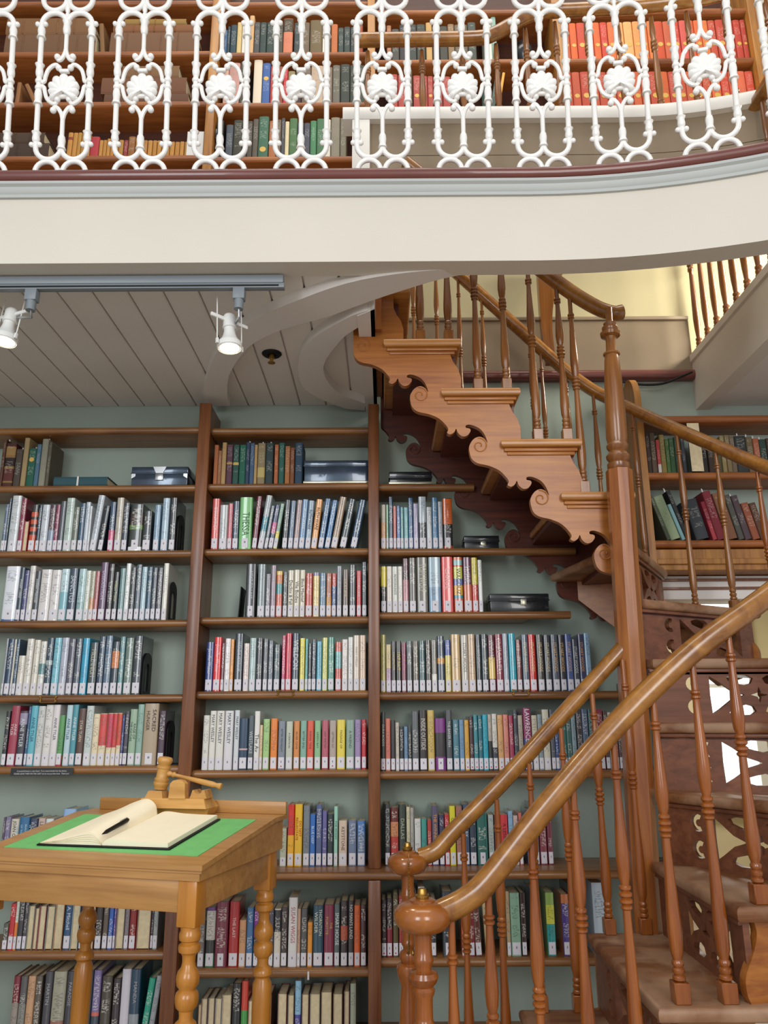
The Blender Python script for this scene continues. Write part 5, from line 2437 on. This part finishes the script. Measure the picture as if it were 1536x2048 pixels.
# ------------------------------------------------------------------ tin boxes, bookends, labels on the shelves
def tin_box(u0, u1, vt, vb, Y, z, d, label, mat='black', latch=None, rim=None, corners=False, lidf=.36):
    x0, x1, h = flat_px(u0, u1, vt, vb, Y)
    L = x1 - x0
    t = thing('deed_box', label, 'tin box', (x0, Y, z + .0006), 0, 'tin boxes on the shelves')
    hb = h * (1 - lidf)
    k = MB()
    k.box(0, L, 0, d, 0, hb, .003)
    k.build('body', M_[mat], t, (0, 0, 0))
    k = MB()
    k.box(-.002, L + .002, -.002, d + .002, hb + .001, h, .004)
    k.box(-.004, L + .004, -.004, d + .004, hb - .003, hb + .003, .0015)
    k.build('lid', M_[mat], t, (0, 0, 0))
    if latch:
        k = MB()
        if latch == 'hasp':
            k.box(L * .5 - .018, L * .5 + .018, -.007, .002, hb * .40, hb * .98, .002)
            k.prism([(L * .5 - .030, h * .98), (L * .5 + .030, h * .98), (L * .5 + .016, hb), (L * .5 - .016, hb)], -.006, -.002, lambda a, b, dd: (a, dd, b))
        elif latch == 'round':
            k.lathe([(.012, 0), (.012, .003), (.006, .005)], seg=14, M=Matrix.Translation((L * .55, 0, hb * .68)) @ Matrix.Rotation(R(90), 4, 'X'))
        elif latch == 'plate':
            k.box(L * .52, L * .62, -.005, .001, hb * .55, hb * 1.1, .002)
        k.build('latch', M_['steel' if latch == 'hasp' else 'silver'], t, (0, 0, 0))
    if rim:
        k = MB()
        k.box(-.003, L + .003, -.006, d, .0, .010, .001)
        k.build('gilt_rim', M_['silver'], t, (0, 0, 0))
    if corners:
        k = MB()
        for s in (.0, 1.0):
            x = L * s
            w_ = .018 if s == 0 else -.018
            k.prism([(x, hb * .55), (x + w_, hb * .75), (x + w_, hb * .95), (x, hb * .98)], -.003, .0, lambda a, b, dd: (a, dd, b))
        k.build('corner_plate', M_['steel'], t, (0, 0, 0))
    return t


tin_box(262, 374, 931, 968, 3.318, top('left', 1), .15, 'scuffed blue-black tin deed box with hasp on the top shelf of the left bay', 'bluetin', 'hasp', None, True)
tin_box(608, 736, 919, 965, 3.318, top('middle', 1), .15, 'shiny dark tin box with pale rim on the top shelf of the middle bay', 'bluetin', None, True, False, .24)
tin_box(779, 863, 939, 964, 3.318, top('right', 1), .13, 'flat black tin box on the topmost shelf of the right bay under the stairs', 'black', None, True, False, .45)
tin_box(929, 998, 1066, 1092, 3.33, top('right', 2), .10, 'small black box with round metal clasp on the second shelf of the right bay', 'black', 'round', None, False, .42)
tin_box(981, 1098, 1179, 1215, 3.33, top('right', 3), .12, 'long black scratched box with clasp on the third shelf of the right bay', 'black', 'plate', None, False, .36)
k = MB()
k.box(1.005, 1.06, 3.33, 3.43, top('right', 4) + .0006, top('right', 4) + .034, .004)
tag(k.build('small_box', M_['black']), 'small black box at the right end of the fourth shelf, beside the newel post', 'box')
x0, x1, h = flat_px(106, 214, 953, 971, 3.318)
flat_book(x0, x1, top('left', 1), top('left', 1) + h, 3.318, .15, '2a5058', 'dark teal cloth volume lying flat, tied with white tape, top shelf of left bay', 0, strap=.45)


def bookend(x, Y, z, label, slant=0):
    k = MB()
    out = [(0, 0), (.115, 0), (.115, .13)] + [(.0575 + .0575 * math.cos(R(a)), .13 + .045 * math.sin(R(a))) for a in range(0, 181, 20)] + [(0, .13)]
    inn = [(.035, .012), (.08, .012), (.08, .10)] + [(.0575 + .0225 * math.cos(R(a)), .10 + .03 * math.sin(R(a))) for a in range(0, 181, 30)] + [(.035, .10)]
    me = plate_mesh([out, inn], .0025)
    M = Matrix(((0, 0, 1, 0), (1, 0, 0, 0), (0, 1, 0, 0), (0, 0, 0, 1)))
    k.mesh(me, Matrix.Translation((x, Y, z + .0026)) @ Matrix.Rotation(R(slant), 4, 'Y') @ M)
    bpy.data.meshes.remove(me)
    k.box(x, x + .05, Y, Y + .11, z + .0006, z + .0026)
    tag(k.build('bookend', M_['dark']), label, 'bookend', 'black metal bookends')


for (px, row_i, lb_) in ((352, 2, 'second'), (334, 3, 'third'), (282, 4, 'fourth'), (330, 5, 'fifth')):
    z = top('left', row_i)
    x = ENDS[{2: 'second', 3: 'third', 4: 'fourth', 5: 'fifth'}[row_i] + ' shelf of left bay'] + .005
    bookend(x, YF + .02, z, f'black arched metal bookend after the last book on the {lb_} shelf of the left bay')
k = MB()
M = Matrix.Translation((on_y(479, 1232, YF).x - .010, 3.33, top('middle', 3) + .0006)) @ Matrix.Rotation(R(3), 4, 'Y')
k.box(0, .004, 0, .11, 0, .135, .001, M=M)
k.box(0, .045, 0, .11, 0, .002, M=Matrix.Translation((on_y(479, 1232, YF).x - .055, 3.33, top('middle', 3) + .0002)))
tag(k.build('bookend', M_['dark']), 'leaning black metal bookend before the first book on the third shelf of the middle bay', 'bookend', 'black metal bookends')


def label_holder(px, py, label):
    c = on_y(px, py, 3.298)
    k = MB()
    for s in (-1, 1):
        x = c.x + s * .030
        k.tube([(x, c.y - .002, c.z - .012), (x, c.y - .003, c.z + .012)], .0022, 6)
        k.ball((x + s * .004, c.y - .002, c.z + .010), .0045)
        k.ball((x + s * .004, c.y - .002, c.z - .006), .0035)
    k.tube([(c.x - .03, c.y - .003, c.z + .010), (c.x + .03, c.y - .003, c.z + .010)], .0018, 6)
    k.tube([(c.x - .03, c.y - .003, c.z - .013), (c.x + .03, c.y - .003, c.z - .013)], .0018, 6)
    tag(k.build('label_holder', M_['brass']), label, 'label holder', 'brass label holders on the shelf edges')


label_holder(96, 1399, 'brass label holder on the fourth shelf edge of the left bay')
label_holder(571, 1386, 'brass label holder on the fourth shelf edge of the middle bay')
label_holder(1042, 1385, 'brass label holder on the fourth shelf edge of the right bay')
c = on_y(617, 1951, LOW_Y - .002)
k = MB()
k.box(c.x - .004, c.x + .003, c.y - .004, c.y, c.z - .014, c.z + .014, .001)
tag(k.build('shelf_clip', M_['card']), 'small cream clip on the shelf edge below the thick white book, middle bay', 'clip')
# black strip sign on the fifth shelf edge
a, b = on_y(21, 1552, 3.294), on_y(146, 1549, 3.294)
zt = on_y(80, 1536, 3.294).z
t_ = thing('shelf_sign', 'black strip sign with white lettering on the fifth shelf edge, left bay', 'sign', ((a.x + b.x) / 2, 3.292, (a.z + zt) / 2))
k = MB()
w_, h_ = (b.x - a.x) / 2, (zt - a.z) / 2
k.box(-w_, w_, -.001, .001, -h_, h_)
k.build('plate', M_['black'], t_, (0, 0, 0))
k = MB()
for ln, dz, wd in (('A wonderful book is a dear friend.  If you remove books from the shelves,', .0035, .80), ('PLEASE LEAVE THEM ON THE CART and do not put them back.  Thank you!', -.0070, .88)):
    me = text_mesh(ln, .0085, .0002)
    L = max(v.co.x for v in me.vertices) - min(v.co.x for v in me.vertices)
    f = 2 * w_ * wd / L
    k.mesh(me, Matrix(((1, 0, 0, 0), (0, 0, -1, -.0016), (0, 1, 0, dz), (0, 0, 0, 1))) @ Matrix.Diagonal((f, 1.0, 1, 1)))
    bpy.data.meshes.remove(me)
k.build('lettering', M_['card'], t_, (0, 0, 0))

# ------------------------------------------------------------------ track lighting and sprinkler
tk = thing('track_rail', 'grey lighting track fixed under the boarded gallery ceiling, upper left', 'lighting track', (-1.2, 2.33, 2.9))
k = MB()
k.box(-2.4, -.337, 2.315, 2.345, 2.905, 2.935, .003)
k.box(-2.4, -.334, 2.318, 2.342, 2.888, 2.905, .001)
k.build('track', M_['grey'], tk)
k = MB()
k.box(-2.4, -.352, 2.3175, 2.319, 2.892, 2.899)
k.build('track_slot', M_['dark'], tk)


def spot(x, head, aim, label):
    """adapter at x on the track, lamp head at `head`, pointing along aim"""
    t = thing('track_spotlight', label, 'spotlight', (x, 2.33, 2.888), 0, 'white spotlights on the lighting track')
    k = MB()
    k.box(x - .020, x + .020, 2.314, 2.346, 2.846, 2.8875, .003)
    k.lathe([(.016, 2.812), (.016, 2.846)], (x, 2.33, 0), 14)
    k.build('adapter', M_['grey'], t)
    h = Vector(head)
    a = Vector(aim).normalized()
    q = a.to_track_quat('-Z', 'Y').to_matrix().to_4x4()
    M = Matrix.Translation(h) @ q
    k = MB()
    k.tube([(x, 2.33, 2.82), (x + .004, 2.335, 2.79), tuple(h + Vector((.016, .01, .03)))], .005, 8)
    k.build('stem', M_['steel'], t)
    k = MB()
    k.lathe([(.012, .062), (.018, .058), (.0225, .05), (.0225, .012), (.0245, .010), (.0245, .006), (.0195, .004), (.0195, -.008), (.023, -.024), (.030, -.040), (.041, -.052), (.043, -.056), (.043, -.072), (.040, -.074), (.038, -.072)], seg=24, M=M)
    for s in (-.006, 0, .006):
        k.box(s - .0016, s + .0016, -.026, -.018, .012, .052, M=M)
    k.build('lamp_head', M_['lampw'], t)
    k = MB()
    k.box(-.075, .075, -.004, .004, .030, .043, .001, M=M)
    k.build('yoke_bar', M_['lampw'], t)
    for s in (-1, 1):
        k = MB()
        k.tube([tuple(M @ Vector((s * .050, 0, .115))), tuple(M @ Vector((s * .050, 0, -.066)))], .0022, 6)
        k.box(s * .050 - .004, s * .050 + .004, -.005, .005, -.070, -.050, .001, M=M)
        k.build('rod', M_['lampw'], t)
    k = MB()
    k.lathe([(.001, -.078), (.020, -.078), (.034, -.073), (.036, -.068), (.001, -.066)], seg=24, M=M)
    k.build('lens', M_['bulb'], t)
    ld = bpy.data.lights.new('spot_light', 'SPOT')
    ld.energy = 14
    ld.color = (1.0, .84, .6)
    ld.spot_size = R(95)
    ld.spot_blend = .6
    ld.shadow_soft_size = .03
    lo = bpy.data.objects.new('spot_light', ld)
    COL.objects.link(lo)
    lo.parent = t
    lo.matrix_parent_inverse = world_of(t).inverted()
    lo.matrix_basis = Matrix.Translation(h + a * .085) @ q


spot(-1.19, on_y(18, 648, 2.42), (-.05, -.12, -1), 'white track spotlight at the left frame edge, its lamp lit')
spot(-.487, on_y(459, 660, 2.42), (.06, -.06, -1), 'white track spotlight with warm lit lamp near the right end of the track')
c = Vector((-.466, 2.94, Z_CEIL))
t_ = thing('sprinkler_head', 'small brass sprinkler head with dark rosette on the ceiling boards between the curved ribs', 'sprinkler', c)
k = MB()
k.lathe([(.040, 0), (.042, -.003), (.036, -.009), (.018, -.010), (.016, 0)], seg=24)
k.build('rosette', M_['dark'], t_, (0, 0, 0))
k = MB()
k.lathe([(.012, -.008), (.012, -.022), (.008, -.024), (.007, -.040), (.016, -.042), (.016, -.044), (.003, -.046)], seg=14)
k.build('nozzle', M_['brass'], t_, (0, 0, 0))

# ------------------------------------------------------------------ writing desk
DC = Vector((-.683, 2.292, 0))
dk = thing('writing_desk', 'small standing oak writing desk with sloping green leather top and turned legs, left foreground', 'desk', DC, R(-16))
SL = .137
zt_ = lambda y: 1.144 + SL * (min(y, .165) + .255)


def dbuild(k, name, mat, parent=None):
    o = k.build(name, M_[mat], None, (0, 0, 0))
    o.parent = dk if parent is None else parent
    return o


xs_ = lambda a, b, d: (d, a, b)
k = MB()      # slanted case
k.prism([(-.243, 1.107), (.245, 1.107), (.245, zt_(.245) - .012), (.165, zt_(.165) - .012), (-.243, zt_(-.243) - .012)], -.323, .323, xs_)
dbuild(k, 'case', 'desk')
k = MB()      # lid border
prof_lid = lambda a, b: [(a, zt_(a) - .012), (b, zt_(b) - .012), (b, zt_(b)), (a, zt_(a))]
k.prism(prof_lid(-.255, -.192), -.335, .335, xs_)
k.prism(prof_lid(.142, .1649), -.335, .335, xs_)
for s in (-1, 1):
    k.prism(prof_lid(-.192, .142), min(s * .335, s * .288), max(s * .335, s * .288), xs_)
k.prism(prof_lid(-.192, .142)[:2] + [(.142, zt_(.142) - .004), (-.192, zt_(-.192) - .004)], -.288, .288, xs_)
k.prism([(.165, zt_(.165) - .012), (.252, zt_(.252) - .012), (.252, zt_(.252)), (.165, zt_(.165))], -.335, .335, xs_)
k.prism([(-.248, zt_(-.25) - .020), (-.238, zt_(-.25) - .020), (-.238, zt_(-.25) - .012), (-.248, zt_(-.25) - .012)], -.330, .330, xs_)
lid = dbuild(k, 'lid', 'desk')
k = MB()
k.prism([(-.190, zt_(-.19) - .004), (.140, zt_(.14) - .004), (.140, zt_(.14) + .0004), (-.190, zt_(-.19) + .0004)], -.286, .286, xs_)
dbuild(k, 'leather_inset', 'leather', lid)
k = MB()
k.box(-.305, .335, .236, .251, zt_(.2), zt_(.2) + .036, .003)
dbuild(k, 'backboard', 'desk')
for (x0, x1, y0, y1) in ((-.285, .285, -.232, -.212), (-.285, .285, .208, .226), (.29, .308, -.20, .20), (-.308, -.29, -.20, .20)):
    k = MB()
    k.box(x0, x1, y0, y1, 1.035, 1.107, .002)
    dbuild(k, 'apron', 'desk')
for sx in (-1, 1):
    for cy in (-.213, .205):
        k = MB()
        x = sx * .290
        k.box(x - .025, x + .025, cy - .025, cy + .025, 1.005, 1.107, .003)
        pr = [(.0235, 1.005), (.0225, .995), (.0252, .990), (.0258, .983), (.0245, .976), (.0190, .972), (.0190, .970), (.0252, .965), (.0262, .958), (.0248, .951), (.019, .948), (.0160, .942), (.0150, .928), (.0170, .918), (.0235, .910), (.0268, .900), (.0272, .892), (.0255, .882), (.0195, .874), (.0195, .871), (.0255, .865), (.0275, .856), (.0272, .848), (.0245, .836), (.0170, .829), (.0155, .818), (.0165, .810), (.0235, .804), (.0275, .796), (.0275, .788), (.0205, .781), (.0205, .777),
              (.0265, .765), (.0268, .70), (.0255, .52), (.022, .30), (.0185, .14), (.018, .12), (.023, .105), (.023, .09), (.018, .08), (.021, .05), (.015, .0)]
        k.lathe(pr, (x, cy, 0), 18)
        dbuild(k, 'leg', 'deskz')


# ---- open guest book on the slope
def on_desk(name, label, cat, x, y, z, rz=0, slope=True):
    o = bpy.data.objects.new(name, None)
    o.empty_display_size = .05
    COL.objects.link(o)
    Mr = Matrix.Translation(DC) @ Matrix.Rotation(R(-16), 4, 'Z') @ Matrix.Translation((x, y, z)) @ (Matrix.Rotation(math.atan(SL), 4, 'X') if slope else Matrix()) @ Matrix.Rotation(R(rz), 4, 'Z')
    o.matrix_world = Mr
    return tag(o, label, cat)


gb = on_desk('guest_book', 'large open blank book with cream pages on the green desk top', 'book', -.008, -.025, zt_(-.025) + .0012, 1.5)
x0, x1, y0, y1 = -.195, .195, -.142, .142
k = MB()
k.box(x0, x1, y0, y1, 0, .004, .0015)
k.build('cover', M_['dark'], gb, (0, 0, 0))


def page_block(prof_front, prof_back, name):
    """ruled block between the cover and a curved page top"""
    k = MB()
    n, mrow = len(prof_front), 10
    rows = []
    for j in range(mrow + 1):
        t = j / mrow
        y = y0 + .006 + (y1 - y0 - .012) * t
        rows.append([(a[0] + (b[0] - a[0]) * t, y, a[1] + (b[1] - a[1]) * t) for a, b in zip(prof_front, prof_back)])
    V = [[k.bm.verts.new(p) for p in r] for r in rows]
    Bt = [[k.bm.verts.new((p[0], p[1], .0045)) for p in r] for r in rows]
    for j in range(mrow):
        for i in range(n - 1):
            k.bm.faces.new((V[j][i], V[j][i + 1], V[j + 1][i + 1], V[j + 1][i]))
            k.bm.faces.new((Bt[j][i], Bt[j + 1][i], Bt[j + 1][i + 1], Bt[j][i + 1]))
        k.bm.faces.new((V[j][0], V[j + 1][0], Bt[j + 1][0], Bt[j][0]))
        k.bm.faces.new((V[j][-1], Bt[j][-1], Bt[j + 1][-1], V[j + 1][-1]))
    for j in (0, mrow):
        for i in range(n - 1):
            k.bm.faces.new((V[j][i], Bt[j][i], Bt[j][i + 1], V[j][i + 1]))
    return k.build(name, M_['paper'], gb, (0, 0, 0), angle=50)


rp_ = [tuple(p) for p in smooth([(-.002, .010), (.012, .0195), (.035, .022), (.08, .0175), (.13, .0155), (.187, .0150)], 5)]
page_block(rp_, rp_, 'right_pages')
lf = [tuple(p) for p in smooth([(-.004, .010), (-.014, .024), (-.036, .036), (-.075, .030), (-.13, .016), (-.187, .0065)], 5)]
lb2 = [tuple(p) for p in smooth([(-.004, .014), (-.010, .040), (-.036, .056), (-.080, .046), (-.13, .026), (-.180, .010)], 5)]
page_block(lf, lb2, 'left_pages')
k = MB()     # fanned loose leaves at the front of the left pages
for q in (.80, .62, .45, .28):
    k.tube([(p[0], y0 + .0055, .005 + (p[1] - .005) * q) for p in lf], .0006, 4)
k.build('leaf_edges', M_['pages'], gb, (0, 0, 0))
pen = on_desk('pen', 'dark pen lying in the gutter of the open book', 'pen', -.008, -.105, zt_(-.105) + .0365, 97)
k = MB()
Mx = Matrix.Rotation(R(90), 4, 'Y')
k.lathe([(.001, -.070), (.0028, -.060), (.0052, -.048), (.0056, .0), (.0056, .028), (.0060, .030), (.0058, .062), (.0045, .068), (.001, .070)], seg=12, M=Mx)
k.build('barrel', M_['dark'], pen, (0, 0, 0))
k = MB()
k.box(.025, .064, -.0012, .0012, .0060, .0078, .0004)
k.build('clip', M_['steel'], pen, (0, 0, 0))

# ---- gavel and its stand at the back of the desk
gs = on_desk('gavel_stand', 'light maple gavel stand with stepped blocks on the back ledge of the desk', 'gavel stand', .005, .178, zt_(.19) + .0006, 4, False)


def frustum(k, x0, x1, y0, y1, z0, z1, ins, insy=None):
    insy = ins if insy is None else insy
    b = [(x0, y0, z0), (x1, y0, z0), (x1, y1, z0), (x0, y1, z0)]
    t = [(x0 + ins, y0 + insy, z1), (x1 - ins, y0 + insy, z1), (x1 - ins, y1 - insy, z1), (x0 + ins, y1 - insy, z1)]
    B = [k.bm.verts.new(p) for p in b]
    Tt = [k.bm.verts.new(p) for p in t]
    k.bm.faces.new(B[::-1])
    k.bm.faces.new(Tt)
    for i in range(4):
        j = (i + 1) % 4
        k.bm.faces.new((B[i], B[j], Tt[j], Tt[i]))


k = MB()
frustum(k, -.080, .108, -.020, .036, .0, .020, -.008, -.008)
frustum(k, -.116, .116, -.046, .044, .020, .046, .016)
k.build('base', M_['gavel'], gs, (0, 0, 0))
k = MB()
frustum(k, -.092, -.034, -.028, .026, .046, .066, .007)
k.build('head_block', M_['gavel'], gs, (0, 0, 0))
k = MB()
k.prism([(-.012, .046), (.042, .046), (.039, .088), (.030, .097), (.015, .1), (.0, .097), (-.009, .088)], -.034, -.012, lambda a, b, d: (a, d, b))
k.build('name_slab', M_['gavel'], gs, (0, 0, 0))
k = MB()
pf = [(.052, .046), (.106, .046), (.098, .070), (.090, .070)] + [(.078 + .012 * math.cos(R(a)), .070 + .011 * math.sin(R(a))) for a in range(-20, -161, -20)] + [(.064, .070), (.060, .070)]
k.prism(pf, -.024, .022, lambda a, b, d: (a, d, b))
k.build('handle_block', M_['gavel'], gs, (0, 0, 0))
gv = on_desk('gavel', 'turned light wooden gavel lying across its stand, head upright', 'gavel', .005, .178, zt_(.19) + .0675, 4, False)
k = MB()
Mh = Matrix.Translation((-.058, .002, .0028)) @ Matrix.Rotation(R(7), 4, 'Y')
k.lathe([(.019, 0), (.0205, .008), (.0235, .012), (.0235, .018), (.021, .021), (.0225, .025), (.0225, .029), (.0185, .034), (.018, .056), (.0195, .060), (.0215, .062), (.0215, .067), (.018, .070), (.019, .074), (.0225, .078), (.0230, .086), (.020, .092), (.012, .094)], seg=24, M=Mh)
k.build('head', M_['gavel'], gv, (0, 0, 0))
k = MB()
p0, p1 = Vector((-.048, .004, .050)), Vector((.142, .002, .0115))
d = p1 - p0
Mq = Matrix.Translation(p0) @ d.to_track_quat('Z', 'Y').to_matrix().to_4x4()
L = d.length
k.lathe([(.006, 0), (.008, .010), (.0095, .016), (.007, .022), (.006, .026), (.0085, .030), (.0085, .034), (.0055, .038), (.0055, .06), (.007, .10), (.0085, .14), (.0085, L - .03), (.0065, L - .018), (.0095, L - .008), (.0095, L - .002), (.004, L)], seg=16, M=Mq)
k.build('handle', M_['gavel'], gv, (0, 0, 0))
